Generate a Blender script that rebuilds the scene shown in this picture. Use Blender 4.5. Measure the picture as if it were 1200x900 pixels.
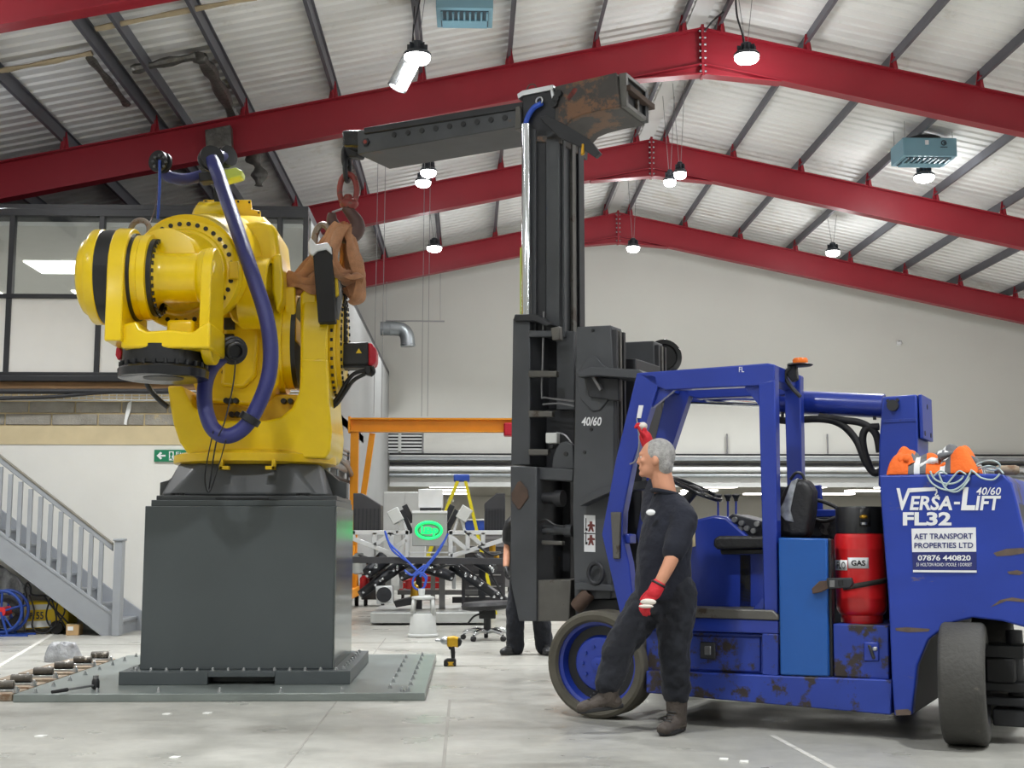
import bpy, bmesh, math, random
from mathutils import Vector as V, Matrix, Euler
random.seed(7)
sc = bpy.context.scene
col = sc.collection
for _o in list(bpy.data.objects): bpy.data.objects.remove(_o)
PI = math.pi

# ---------------------------------------------------------------- camera
F = 1500.0                                   # focal length in pixels of the 1200x900 photograph
CAM = V((0, 0, 1.22))
cd = bpy.data.cameras.new('camera'); cam = bpy.data.objects.new('camera', cd); col.objects.link(cam)
cd.sensor_width = 36; cd.lens = 36*F/1200; cd.clip_end = 300
cam.location = CAM
cam.rotation_euler = (math.radians(90+6.84), 0, math.radians(-1.87))
sc.camera = cam
CR = cam.rotation_euler.to_matrix()

# ---------------------------------------------------------------- world, exposure (the lamps' own light is in lamp())
w = bpy.data.worlds.new('world'); sc.world = w; w.use_nodes = True
w.node_tree.nodes['Background'].inputs[0].default_value = (.8, .87, 1, 1)
w.node_tree.nodes['Background'].inputs[1].default_value = .3
sc.view_settings.view_transform = 'Standard'; sc.view_settings.look = 'None'
sc.view_settings.gamma = 1; sc.view_settings.use_curve_mapping = False
sc.view_settings.exposure = -0.28
LAMP_W = 260.0                               # watts of one high bay lamp
sc.cycles.use_denoising = True
sc.cycles.max_bounces = 7; sc.cycles.diffuse_bounces = 4; sc.cycles.caustics_reflective = False; sc.cycles.caustics_refractive = False

# ---------------------------------------------------------------- measuring: where a line of sight meets a real plane
def ray(x, y): return CR @ V(((x-600)/F, -(y-450)/F, -1))
def at(x, y, Y): d = ray(x, y); return CAM + d*(Y/d.y)
def gnd(x, y, z=0): d = ray(x, y); return CAM + d*((z-CAM.z)/d.z)
def onplane(x, y, p, n): d = ray(x, y); return CAM + d*((p-CAM).dot(n)/d.dot(n))

# ---------------------------------------------------------------- materials
def lin(c):
    return tuple(((v/255)/12.92 if v/255 <= .04045 else ((v/255+.055)/1.055)**2.4) for v in c) + (1,)
def mat(name, c, rough=.5, metal=0, var=.12, scale=4, bump=0, bscale=60, wear=None, wamt=.5, wscale=6, coat=0, stretch=(1, 1, 1), emit=0, trans=0, spec=.5, sheen=0):
    m = bpy.data.materials.new(name); m.use_nodes = True; nt = m.node_tree; N = nt.nodes; L = nt.links
    b = N['Principled BSDF']; b.inputs['Roughness'].default_value = rough; b.inputs['Metallic'].default_value = metal
    b.inputs['Coat Weight'].default_value = coat; b.inputs['Coat Roughness'].default_value = .12
    b.inputs['Specular IOR Level'].default_value = spec
    b.inputs['Transmission Weight'].default_value = trans
    if sheen: b.inputs['Sheen Weight'].default_value = sheen
    c = lin(c)
    tc = N.new('ShaderNodeTexCoord'); mp = N.new('ShaderNodeMapping'); mp.inputs['Scale'].default_value = stretch
    L.new(tc.outputs['Object'], mp.inputs[0])
    n1 = N.new('ShaderNodeTexNoise'); n1.inputs['Scale'].default_value = scale; n1.inputs['Detail'].default_value = 5; L.new(mp.outputs[0], n1.inputs[0])
    r1 = N.new('ShaderNodeMapRange'); r1.inputs[1].default_value = .3; r1.inputs[2].default_value = .7
    r1.inputs[3].default_value = 1-var; r1.inputs[4].default_value = 1+var*.6; L.new(n1.outputs[0], r1.inputs[0])
    mx = N.new('ShaderNodeMix'); mx.data_type = 'RGBA'; mx.blend_type = 'MULTIPLY'; mx.inputs[0].default_value = 1
    mx.inputs[6].default_value = c; L.new(r1.outputs[0], mx.inputs[7]); out = mx.outputs[2]
    if wear:
        n2 = N.new('ShaderNodeTexNoise'); n2.inputs['Scale'].default_value = wscale; n2.inputs['Detail'].default_value = 8; n2.inputs['Roughness'].default_value = .7; L.new(mp.outputs[0], n2.inputs[0])
        r2 = N.new('ShaderNodeMapRange'); t = .72-.3*wamt; r2.inputs[1].default_value = t; r2.inputs[2].default_value = t+.06; L.new(n2.outputs[0], r2.inputs[0])
        m2 = N.new('ShaderNodeMix'); m2.data_type = 'RGBA'; L.new(r2.outputs[0], m2.inputs[0]); L.new(out, m2.inputs[6]); m2.inputs[7].default_value = lin(wear); out = m2.outputs[2]
    L.new(out, b.inputs['Base Color'])
    if bump:
        n3 = N.new('ShaderNodeTexNoise'); n3.inputs['Scale'].default_value = bscale; n3.inputs['Detail'].default_value = 4; L.new(mp.outputs[0], n3.inputs[0])
        bp = N.new('ShaderNodeBump'); bp.inputs['Strength'].default_value = bump; bp.inputs['Distance'].default_value = .02; L.new(n3.outputs[0], bp.inputs['Height']); L.new(bp.outputs[0], b.inputs['Normal'])
    if emit:
        b.inputs['Emission Color'].default_value = c; b.inputs['Emission Strength'].default_value = emit
    return m
M = {}
def dm(k, *a, **kw): M[k] = mat(k, *a, **kw)
dm('yellow', (240, 204, 4), .3, var=.05, coat=.35)
dm('yellow_dull', (230, 190, 6), .38, var=.08, coat=.2)
dm('robot_grey', (74, 77, 80), .42, var=.08)
dm('ped_grey', (76, 82, 84), .38, var=.10, scale=1.2, coat=.0)
dm('steel_side', (120, 126, 126), .16, metal=.75, var=.08, scale=2, stretch=(1, 1, .15))
dm('plate_top', (128, 135, 132), .3, metal=.3, var=.18, scale=2, wear=(150, 152, 148), wamt=.25, wscale=3)
dm('black', (26, 27, 30), .45, var=.15)
dm('rubber', (30, 30, 32), .7, var=.2)
dm('black_gloss', (32, 33, 36), .22, var=.1)
dm('hose', (44, 48, 112), .35, var=.1, bump=.25, bscale=220)
dm('blue_cord', (40, 70, 160), .5)
dm('red_end', (190, 22, 50), .35)
dm('green_tape', (205, 222, 96), .4)
dm('zinc', (190, 192, 194), .3, metal=.9, var=.1)
dm('steel', (130, 130, 132), .4, metal=.7, var=.2)
dm('chrome', (225, 228, 232), .08, metal=1, var=.02)
dm('shackle', (140, 128, 116), .5, metal=.5, wear=(120, 80, 50), wamt=.5, wscale=14)
dm('hook_red', (138, 58, 52), .5, var=.25, wear=(90, 66, 58), wamt=.6, wscale=20)
dm('hook_brown', (86, 62, 58), .55, var=.3)
dm('sling', (188, 134, 96), .8, var=.22, scale=14, bump=.5, bscale=160, sheen=.3)
dm('plastic_white', (225, 228, 232), .3, var=.1)
dm('rafter', (146, 30, 44), .42, var=.07, scale=1.5)
dm('purlin', (98, 99, 106), .5, metal=.3, var=.12, scale=2)
dm('sheet', (226, 226, 224), .5, var=.06, scale=.6, wear=(212, 210, 204), wamt=.45, wscale=.8)
dm('foil', (104, 102, 98), .35, metal=.4, var=.4, scale=9, bump=.8, bscale=20)
dm('timber_strip', (176, 160, 130), .7, var=.2)
dm('wall_white', (208, 208, 202), .75, var=.03, scale=.5)
dm('wall_paint', (222, 221, 216), .7, var=.05, scale=1.2, bump=.1, bscale=8, wear=(198, 196, 190), wamt=.15, wscale=2)
dm('wall_side', (205, 205, 202), .75, var=.04, scale=.6)
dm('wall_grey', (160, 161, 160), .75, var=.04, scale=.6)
dm('cream', (204, 188, 152), .75, var=.08, wear=(220, 212, 196), wamt=.25, wscale=4)
dm('block', (150, 146, 138), .9, var=.2, scale=5, bump=.6, bscale=40, wear=(176, 160, 130), wamt=.4, wscale=3)
dm('mortar', (190, 172, 136), .9, var=.2, bump=.4, bscale=30)
dm('frame_dark', (36, 37, 42), .4, var=.1)
dm('panel_white', (226, 224, 220), .45, var=.02)
dm('wood', (140, 108, 74), .7, var=.3, scale=3, stretch=(.5, 4, 8))
dm('mesh_tray', (205, 208, 212), .4, metal=.3)
dm('stair_grey', (148, 152, 158), .45, var=.06)
dm('sign_green', (16, 120, 84), .4, var=.02)
dm('white', (232, 233, 234), .4, var=.02)
dm('offwhite', (206, 208, 206), .5, var=.05)
dm('lamp_body', (70, 74, 80), .4, metal=.5)
dm('lamp_alu', (205, 210, 214), .25, metal=.7)
dm('heater', (120, 160, 176), .45, var=.04)
dm('heater_dark', (54, 70, 80), .5)
dm('cable', (40, 40, 44), .6)
dm('wire', (150, 150, 152), .5, metal=.4)
dm('galv', (170, 176, 180), .35, metal=.7, var=.12, scale=6)
dm('gantry', (236, 152, 24), .42, var=.07)
dm('alu', (222, 224, 226), .36, metal=.2, var=.08)
dm('alu_box', (176, 178, 178), .4, metal=.35, var=.05)
dm('radiator', (64, 64, 68), .5, metal=.2, var=.1)
dm('machine_dark', (38, 40, 46), .45, var=.3, scale=12)
dm('plinth_alu', (176, 178, 176), .4, metal=.3, var=.2, scale=3)
dm('cable_blue', (52, 90, 200), .45)
dm('ladder_yellow', (232, 214, 30), .45)
dm('ladder_blue', (44, 80, 180), .45)
dm('stool_grey', (190, 192, 190), .5, var=.04)
dm('cardboard', (190, 156, 112), .8, var=.12)
dm('welder', (232, 198, 26), .4, var=.08)
dm('drill_yellow', (226, 176, 30), .4, wear=(40, 38, 30), wamt=.3, wscale=18)
dm('reel_blue', (28, 62, 140), .4)
dm('blue', (30, 54, 150), .34, var=.10, scale=2, coat=.25)
dm('blue_worn', (36, 60, 150), .45, var=.18, scale=3, wear=(50, 41, 36), wamt=.68, wscale=4.5)
dm('blue_chip', (34, 60, 156), .38, var=.12, scale=2, wear=(110, 96, 84), wamt=.3, wscale=3, stretch=(1, 1, 2.5))
dm('blue_panel', (26, 84, 160), .36, var=.05)
dm('mast', (72, 74, 78), .48, metal=.15, var=.16, scale=3, wear=(96, 84, 72), wamt=.28, wscale=4)
dm('mast_dark', (44, 45, 49), .5, metal=.1, var=.2, scale=4)
dm('mast_worn', (98, 96, 92), .45, metal=.3, var=.25, scale=5, wear=(70, 60, 52), wamt=.5, wscale=5)
dm('boom', (72, 74, 78), .45, metal=.2, var=.2, scale=4, wear=(96, 74, 58), wamt=.25, wscale=4)
dm('boom_rust', (72, 68, 66), .55, metal=.2, var=.25, scale=4, wear=(120, 88, 66), wamt=.66, wscale=3.5)
dm('rust', (84, 66, 56), .75, var=.3, scale=8)
dm('tyre', (64, 63, 60), .75, var=.2, scale=6, bump=.3, bscale=40, wear=(90, 86, 78), wamt=.25, wscale=12)
dm('tyre_side', (84, 80, 70), .75, var=.2, scale=5, wear=(110, 102, 88), wamt=.3, wscale=6)
dm('gas_red', (206, 30, 34), .32, var=.06, coat=.2)
dm('leather', (30, 30, 33), .5, var=.15, bump=.3, bscale=30)
dm('sticker', (228, 229, 231), .5, var=.03)
dm('sticker_navy', (36, 44, 108), .4, var=.02)
dm('amber', (236, 116, 26), .25, var=.02)
dm('orange_cloth', (232, 104, 30), .8, var=.1, bump=.4, bscale=30)
dm('grey_cloth', (100, 102, 106), .85, var=.1, bump=.4, bscale=30)
dm('white_cloth', (220, 222, 222), .7, var=.08)
dm('rope', (170, 186, 186), .7, var=.2)
dm('strap', (44, 42, 40), .7, var=.2)
dm('brass', (196, 150, 50), .35, metal=.8)
dm('skin', (202, 146, 118), .5, var=.07, scale=14, spec=.3)
dm('hair', (176, 174, 172), .7, var=.3, scale=40, bump=.8, bscale=160)
dm('navy', (17, 21, 35), .9, var=.18, scale=7, bump=.5, bscale=16, sheen=.05)
dm('trouser', (21, 24, 33), .9, var=.2, scale=7, bump=.6, bscale=14, sheen=.05)
dm('boot', (66, 58, 52), .7, var=.3, scale=12, bump=.5, bscale=30)
dm('glove_red', (206, 34, 48), .7, var=.12, bump=.3, bscale=60)
dm('glove_white', (222, 214, 204), .7, var=.1)
dm('eye', (235, 232, 228), .2, var=0)
dm('pad_wood', (132, 118, 100), .75, var=.25, scale=6, wear=(110, 84, 62), wamt=.4, wscale=5)
dm('pad_roller', (88, 82, 74), .6, var=.5, scale=18, wear=(196, 190, 180), wamt=.6, wscale=12)
dm('sheet_wrap', (176, 178, 182), .18, var=.3, scale=10, bump=1, bscale=18, trans=.15)
dm('ceil_tile', (216, 214, 208), .7, var=.03)
dm('lit', (255, 252, 244), emit=7)
dm('lens', (255, 254, 250), emit=14)
dm('green_lit', (20, 226, 110), emit=1.6)
dm('green_deep', (10, 150, 84), emit=.6)
dm('yellow_sign', (240, 205, 20), .4, var=.02)
dm('grey_text', (40, 44, 66), .5, var=.02)
dm('eno', (206, 96, 60), .5)
def floor_mat():
    m = mat('concrete', (162, 161, 154), .34, var=.22, scale=.5, bump=.05, bscale=30, wear=(138, 136, 129), wamt=.6, wscale=.55, stretch=(.45, 1, 1))
    nt = m.node_tree; N = nt.nodes; L = nt.links; b = N['Principled BSDF']
    n = N.new('ShaderNodeTexNoise'); n.inputs['Scale'].default_value = 2.2; n.inputs['Detail'].default_value = 6
    tc = N.new('ShaderNodeTexCoord'); L.new(tc.outputs['Object'], n.inputs[0])
    r = N.new('ShaderNodeMapRange'); r.inputs[1].default_value = .3; r.inputs[2].default_value = .7; r.inputs[3].default_value = .24; r.inputs[4].default_value = .5
    L.new(n.outputs[0], r.inputs[0]); L.new(r.outputs[0], b.inputs['Roughness'])
    # fine speckle over the broad patches
    src = b.inputs['Base Color'].links[0].from_socket
    v = N.new('ShaderNodeTexNoise'); v.inputs['Scale'].default_value = 7; v.inputs['Detail'].default_value = 9; v.inputs['Roughness'].default_value = .75; L.new(tc.outputs['Object'], v.inputs[0])
    r2 = N.new('ShaderNodeMapRange'); r2.inputs[1].default_value = .25; r2.inputs[2].default_value = .75; r2.inputs[3].default_value = .8; r2.inputs[4].default_value = 1.14; L.new(v.outputs[0], r2.inputs[0])
    mx = N.new('ShaderNodeMix'); mx.data_type = 'RGBA'; mx.blend_type = 'MULTIPLY'; mx.inputs[0].default_value = 1; L.new(src, mx.inputs[6]); L.new(r2.outputs[0], mx.inputs[7]); L.new(mx.outputs[2], b.inputs['Base Color'])
    return m
M['concrete'] = floor_mat()
def glass_mat():
    m = bpy.data.materials.new('glass'); m.use_nodes = True; nt = m.node_tree; N = nt.nodes; L = nt.links
    N.remove(N['Principled BSDF']); o = N['Material Output']
    t = N.new('ShaderNodeBsdfTransparent'); t.inputs[0].default_value = (.93, .95, .96, 1); g = N.new('ShaderNodeBsdfGlossy'); g.inputs['Roughness'].default_value = .03
    x = N.new('ShaderNodeMixShader'); x.inputs[0].default_value = .1; L.new(t.outputs[0], x.inputs[1]); L.new(g.outputs[0], x.inputs[2]); L.new(x.outputs[0], o.inputs[0])
    return m
M['glass'] = glass_mat()

# ---------------------------------------------------------------- mesh building
WOFF = {}
def basis(axis):
    a = V(axis).normalized(); h = V((0, 0, 1)) if abs(a.z) < .9 else V((1, 0, 0))
    x = h.cross(a).normalized(); return x, a.cross(x).normalized(), a
class MB:
    def __init__(s): s.v = []; s.f = []; s.fm = []; s.mi = 0
    def add(s, vs, fs):
        k = len(s.v); s.v += [V(p) for p in vs]; s.f += [tuple(i+k for i in f) for f in fs]; s.fm += [s.mi]*len(fs); return s
    def box(s, a, b):
        x0, y0, z0 = [min(p, q) for p, q in zip(a, b)]; x1, y1, z1 = [max(p, q) for p, q in zip(a, b)]
        return s.add([(x0, y0, z0), (x1, y0, z0), (x1, y1, z0), (x0, y1, z0), (x0, y0, z1), (x1, y0, z1), (x1, y1, z1), (x0, y1, z1)],
                     [(0, 3, 2, 1), (4, 5, 6, 7), (0, 1, 5, 4), (1, 2, 6, 5), (2, 3, 7, 6), (3, 0, 4, 7)])
    def obox(s, c, ex, ey, ez):      # centre and three half-extent vectors
        c, ex, ey, ez = V(c), V(ex), V(ey), V(ez)
        if ex.cross(ey).dot(ez) < 0: ex = -ex
        P = [c+a*ex+b*ey+d*ez for d in (-1, 1) for (a, b) in ((-1, -1), (1, -1), (1, 1), (-1, 1))]
        return s.add(P, [(0, 3, 2, 1), (4, 5, 6, 7), (0, 1, 5, 4), (1, 2, 6, 5), (2, 3, 7, 6), (3, 0, 4, 7)])
    def bar(s, p, q, w, h, up=(0, 0, 1)):      # rectangular bar between two points
        p, q = V(p), V(q); a = (q-p); u = V(up); x = a.cross(u).normalized(); y = x.cross(a).normalized()
        return s.obox((p+q)/2, a/2, x*w/2, y*h/2)
    def prism(s, pts, d):
        pts = [V(p) for p in pts]; d = V(d); n = len(pts)
        nr = V((0, 0, 0))
        for i in range(n): nr += pts[i].cross(pts[(i+1) % n])
        if nr.dot(d) > 0: pts = pts[::-1]
        return s.add(pts+[p+d for p in pts], [tuple(range(n)), tuple(range(2*n-1, n-1, -1))]+[(i, i+n, (i+1) % n+n, (i+1) % n) for i in range(n)])
    def lathe(s, prof, o, axis, n=24, caps=True, ref=None):
        x, y, a = basis(axis); o = V(o); m = len(prof); vs = []
        for (r, h) in prof:
            for k in range(n):
                t = 2*PI*k/n; vs.append(o+a*h+(x*math.cos(t)+y*math.sin(t))*max(r, 1e-4))
        fs = [(j*n+k, j*n+(k+1) % n, (j+1)*n+(k+1) % n, (j+1)*n+k) for j in range(m-1) for k in range(n)]
        if caps: fs += [tuple(range(n-1, -1, -1)), tuple((m-1)*n+k for k in range(n))]
        return s.add(vs, fs)
    def cyl(s, p, q, r, r2=None, n=16):
        p, q = V(p), V(q); return s.lathe([(r, 0), (r if r2 is None else r2, (q-p).length)], p, q-p, n)
    def tube(s, path, r, n=10, closed=False, sx=1, up=None):
        P = [V(p) for p in path]; m = len(P); vs = []; prev = None
        for i in range(m):
            if closed: t = P[(i+1) % m]-P[i-1]
            else: t = P[min(i+1, m-1)]-P[max(i-1, 0)]
            t.normalize()
            if prev is None:
                h = V(up) if up else (V((0, 0, 1)) if abs(t.z) < .9 else V((1, 0, 0))); x = h.cross(t).normalized()
            else: x = (prev-t*prev.dot(t)).normalized()
            y = t.cross(x); prev = x; rr = r[i] if isinstance(r, (list, tuple)) else r
            for k in range(n):
                a = 2*PI*k/n; vs.append(P[i]+x*math.cos(a)*rr*sx+y*math.sin(a)*rr)
        e = m if closed else m-1
        fs = [(i*n+k, i*n+(k+1) % n, ((i+1) % m)*n+(k+1) % n, ((i+1) % m)*n+k) for i in range(e) for k in range(n)]
        if not closed: fs += [tuple(range(n-1, -1, -1)), tuple((m-1)*n+k for k in range(n))]
        return s.add(vs, fs)
    def ring(s, c, axis, R, r, n=24, k=8, sy=1):
        x, y, a = basis(axis); c = V(c)
        return s.tube([c+x*R*math.cos(2*PI*i/n)+y*R*sy*math.sin(2*PI*i/n) for i in range(n)], r, k, True)
    def ball(s, c, rx, ry=None, rz=None, n=16, m=10, rot=None):
        ry = ry or rx; rz = rz or rx; c = V(c); vs = []; R = rot or Matrix.Identity(3)
        for j in range(1, m):
            p = PI*j/m
            for k in range(n):
                t = 2*PI*k/n; vs.append(c+R @ V((rx*math.sin(p)*math.cos(t), ry*math.sin(p)*math.sin(t), rz*math.cos(p))))
        vs += [c+R @ V((0, 0, rz)), c-R @ V((0, 0, rz))]; T = len(vs)-2
        fs = [(j*n+k, (j+1)*n+k, (j+1)*n+(k+1) % n, j*n+(k+1) % n) for j in range(m-2) for k in range(n)]
        fs += [(T, k, (k+1) % n) for k in range(n)]+[(T+1, (m-2)*n+(k+1) % n, (m-2)*n+k) for k in range(n)]
        return s.add(vs, fs)
    def loft(s, rings, n=28):            # rings: (centre, vector a, vector b) ellipses
        vs = []
        for c, a, b in rings:
            for k in range(n): t = 2*PI*k/n; vs.append(V(c)+V(a)*math.cos(t)+V(b)*math.sin(t))
        m = len(rings); fs = [(j*n+k, j*n+(k+1) % n, (j+1)*n+(k+1) % n, (j+1)*n+k) for j in range(m-1) for k in range(n)]
        return s.add(vs, fs+[tuple(range(n-1, -1, -1)), tuple((m-1)*n+k for k in range(n))])
    def build(s, name, m, parent=None, bevel=0, smooth=40, org=None, seg=2):
        if parent is not None: off = WOFF[parent.name]
        elif org is not None: off = V(org)
        else:
            xs = [p.x for p in s.v]; ys = [p.y for p in s.v]; off = V(((min(xs)+max(xs))/2, (min(ys)+max(ys))/2, min(p.z for p in s.v)))
        me = bpy.data.meshes.new(name); me.from_pydata([p-off for p in s.v], [], s.f)
        ms = m if isinstance(m, (list, tuple)) else [m]
        for k in ms: me.materials.append(M[k])
        for i, p in enumerate(me.polygons): p.material_index = s.fm[i] if len(ms) > 1 else 0
        if smooth:
            for p in me.polygons: p.use_smooth = True
            me.set_sharp_from_angle(angle=math.radians(smooth))
        me.update()
        o = bpy.data.objects.new(name, me); col.objects.link(o)
        if parent is not None: o.parent = parent
        else: o.location = off
        WOFF[o.name] = off
        if bevel:
            b = o.modifiers.new('bevel', 'BEVEL'); b.width = bevel; b.segments = seg; b.limit_method = 'ANGLE'; b.angle_limit = math.radians(40); b.harden_normals = False
        return o
def tag(o, label=None, cat=None, group=None, kind=None):
    for k, x in (('label', label), ('category', cat), ('group', group), ('kind', kind)):
        if x: o[k] = x
    return o
def thing(name, label, cat, loc, group=None):
    o = bpy.data.objects.new(name, None); col.objects.link(o); o.location = loc; WOFF[o.name] = V(loc); o.empty_display_size = .1
    return tag(o, label, cat, group)
def again(o, d=(0, 0, 0), parent=None, rot=None):        # a shared-mesh copy, moved by d
    c = o.copy(); col.objects.link(c); c.location = o.location+V(d)
    if parent is not None: c.parent = parent
    WOFF[c.name] = WOFF[o.name]+V(d)
    return c
def copy_tree(o, d, label=None, rotz=0):
    c = o.copy(); col.objects.link(c); c.location = o.location+V(d); c.rotation_euler.z += rotz
    if label: c['label'] = label
    for ch in list(o.children):
        k = ch.copy(); col.objects.link(k); k.parent = c
        for g in list(ch.children):
            h = g.copy(); col.objects.link(h); h.parent = k
    return c
def smoothpath(pts, k=6):
    P = [V(p) for p in pts]; out = []
    for i in range(len(P)-1):
        a, b, c, d = P[max(i-1, 0)], P[i], P[i+1], P[min(i+2, len(P)-1)]
        for j in range(k):
            t = j/k; out.append(.5*((2*b)+(c-a)*t+(2*a-5*b+4*c-d)*t*t+(3*b-a-3*c+d)*t**3))
    return out+[P[-1]]
def text_mesh(s, shear=0, bold=0, spacing=1):
    cu = bpy.data.curves.new('t', 'FONT'); cu.body = s; cu.shear = shear; cu.offset = bold; cu.space_character = spacing; cu.resolution_u = 3
    o = bpy.data.objects.new('t', cu); col.objects.link(o); dg = bpy.context.evaluated_depsgraph_get(); dg.update()
    me = bpy.data.meshes.new_from_object(o.evaluated_get(dg)); r = ([v.co.copy() for v in me.vertices], [tuple(p.vertices) for p in me.polygons])
    bpy.data.objects.remove(o); bpy.data.curves.remove(cu); bpy.data.meshes.remove(me); return r
def lettering(s, quad, m, parent, shear=0, bold=0, lift=(0, 0, 0), name='lettering', spacing=1):
    # quad: world corners top-left, top-right, bottom-right, bottom-left that the letters' bounds fill
    vs, fs = text_mesh(s, shear, bold, spacing); x0 = min(v.x for v in vs); x1 = max(v.x for v in vs); y0 = min(v.y for v in vs); y1 = max(v.y for v in vs)
    a, b, c, d = [V(p)+V(lift) for p in quad]; mb = MB(); P = []
    for v in vs:
        t = (v.x-x0)/(x1-x0); u = (v.y-y0)/(y1-y0); P.append((d*(1-t)+c*t)*(1-u)+(a*(1-t)+b*t)*u)
    mb.add(P, fs); return mb.build(name, m, parent, smooth=0)
# ================================================================ the building
XR, ZR, SL = 3.98, 9.97, .21                     # ridge line, rafter-top height at the ridge, roof slope
XL, XRT = -10.0, 18.0                            # side walls
YF, YN = 35.2, -9.0                              # far gable wall, wall behind the camera
def rz(x, off=0): return ZR-SL*abs(x-XR)+off
def struct(o, parent_kind='structure'): o['kind'] = parent_kind; return o
ROOF = .36                                       # roof sheet above the rafter top

m = MB(); m.add([(XL-.5, YN-.5, 0), (XRT+.5, YN-.5, 0), (XRT+.5, 52, 0), (XL-.5, 52, 0), (XL-.5, YN-.5, -.2), (XRT+.5, YN-.5, -.2), (XRT+.5, 52, -.2), (XL-.5, 52, -.2)],
                [(0, 1, 2, 3), (7, 6, 5, 4), (0, 4, 5, 1), (1, 5, 6, 2), (2, 6, 7, 3), (3, 7, 4, 0)])
floor = struct(m.build('floor', 'concrete', org=(0, 0, 0), smooth=0))
# worn painted lines and saw-cut joints on the floor
def strip(p, q, wd, mt, name, z=.002):
    p, q = V(p), V(q); d = (q-p).normalized(); s = V((-d.y, d.x, 0))*wd/2; mb = MB(); mb.prism([p+s, q+s, q-s, p-s], (0, 0, z)); return mb.build(name, mt, floor, smooth=0)
dm('line_paint', (192, 190, 183), .6, var=.25, scale=9); dm('joint', (140, 137, 131), .8)
strip(gnd(905, 862), gnd(985, 905), .035, 'line_paint', 'painted_line')
strip(gnd(0, 728), gnd(150, 700), .05, 'line_paint', 'painted_line')
strip(gnd(150, 690), gnd(-10, 786), .05, 'line_paint', 'painted_line')
strip(gnd(-60, 757), gnd(640, 752), .012, 'joint', 'floor_joint'); strip(gnd(330, 905), gnd(452, 748), .012, 'joint', 'floor_joint')
strip(gnd(430, 781), gnd(1300, 776), .012, 'joint', 'floor_joint'); strip(gnd(519, 905), gnd(527, 820), .02, 'joint', 'floor_joint')
# paper scraps dropped on the floor
dm('scrap', (226, 226, 222), .7)
scraps = []
for (x, y, s) in ((48, 863, .035), (196, 837, .03), (243, 836, .03), (848, 890, .03), (872, 893, .03), (205, 888, .03)):
    p = gnd(x, y); mb = MB(); mb.prism([p+V((-s, -.02, 0)), p+V((s*.6, -.03, 0)), p+V((s, .02, 0)), p+V((-s*.5, .03, 0))], (0, 0, .006))
    lb = 'tiny white paper scrap on floor '+{48: 'below the left corner of the steel plate', 196: 'below the steel plate, left of a pair', 243: 'below the steel plate, right of a pair', 848: 'below the forklift, left of two', 872: 'below the forklift, right of two', 205: 'nearest the bottom edge at left'}[x]
    tag(mb.build('paper_scrap', 'scrap', smooth=0), lb, 'scrap', 'paper scraps on the floor')

# corrugated roof, ribs run down the slope
def roof(name, x0, x1):
    mb = MB(); y = YN; prof = []; sgn = 1
    while y < YF+.2:
        prof += [(y, 0), (y+.17, 0), (y+.20, .035), (y+.26, .035), (y+.29, 0)]; y += .29
    xs = [x0, x1]; n = len(prof)
    vs = [(x, p, rz(x, ROOF)+h) for x in xs for (p, h) in prof]+[(x, p, rz(x, ROOF)+h+.06) for x in xs for (p, h) in prof]
    fs = [(i, i+1, n+i+1, n+i) for i in range(n-1)]+[(2*n+i, 3*n+i, 3*n+i+1, 2*n+i+1) for i in range(n-1)]
    mb.add(vs, fs); o = struct(mb.build(name, 'sheet', org=((x0+x1)/2, 10, rz((x0+x1)/2)), smooth=20)); return o
ceil_l = roof('ceiling_left', XL-.3, XR); ceil_r = roof('ceiling_right', XR, XRT+.3)
# purlins: Z sections running the length of the hall
PUR = [.33+1.5*k for k in range(10)]
for side, par in ((-1, ceil_l), (1, ceil_r)):
    first = None
    for k, d in enumerate(PUR):
        x = XR+side*d
        if first is None:
            mb = MB(); z = rz(x); b = z+.12
            P = [(x-.045, b), (x+.012, b), (x+.012, b+.2), (x+.05, b+.2), (x+.05, b+.215), (x-.0, b+.215), (x-.0, b+.015), (x-.045, b+.015)]
            mb.prism([(a, 8.0, c) for a, c in P], (0, YF-8.05, 0)); first = mb.build('purlin', 'purlin', par, smooth=0); x0 = x
        else: again(first, (x-x0, 0, rz(x)-rz(x0)), par)
# ridge strip under the sheets
mb = MB(); mb.prism([(XR-.16, YN, ZR+ROOF-.045), (XR, YN, ZR+ROOF-.01), (XR+.16, YN, ZR+ROOF-.045), (XR+.16, YN, ZR+ROOF-.06), (XR-.16, YN, ZR+ROOF-.06)], (0, YF-YN, 0)); mb.build('ridge_flashing', 'sheet', ceil_l, smooth=0)

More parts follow.
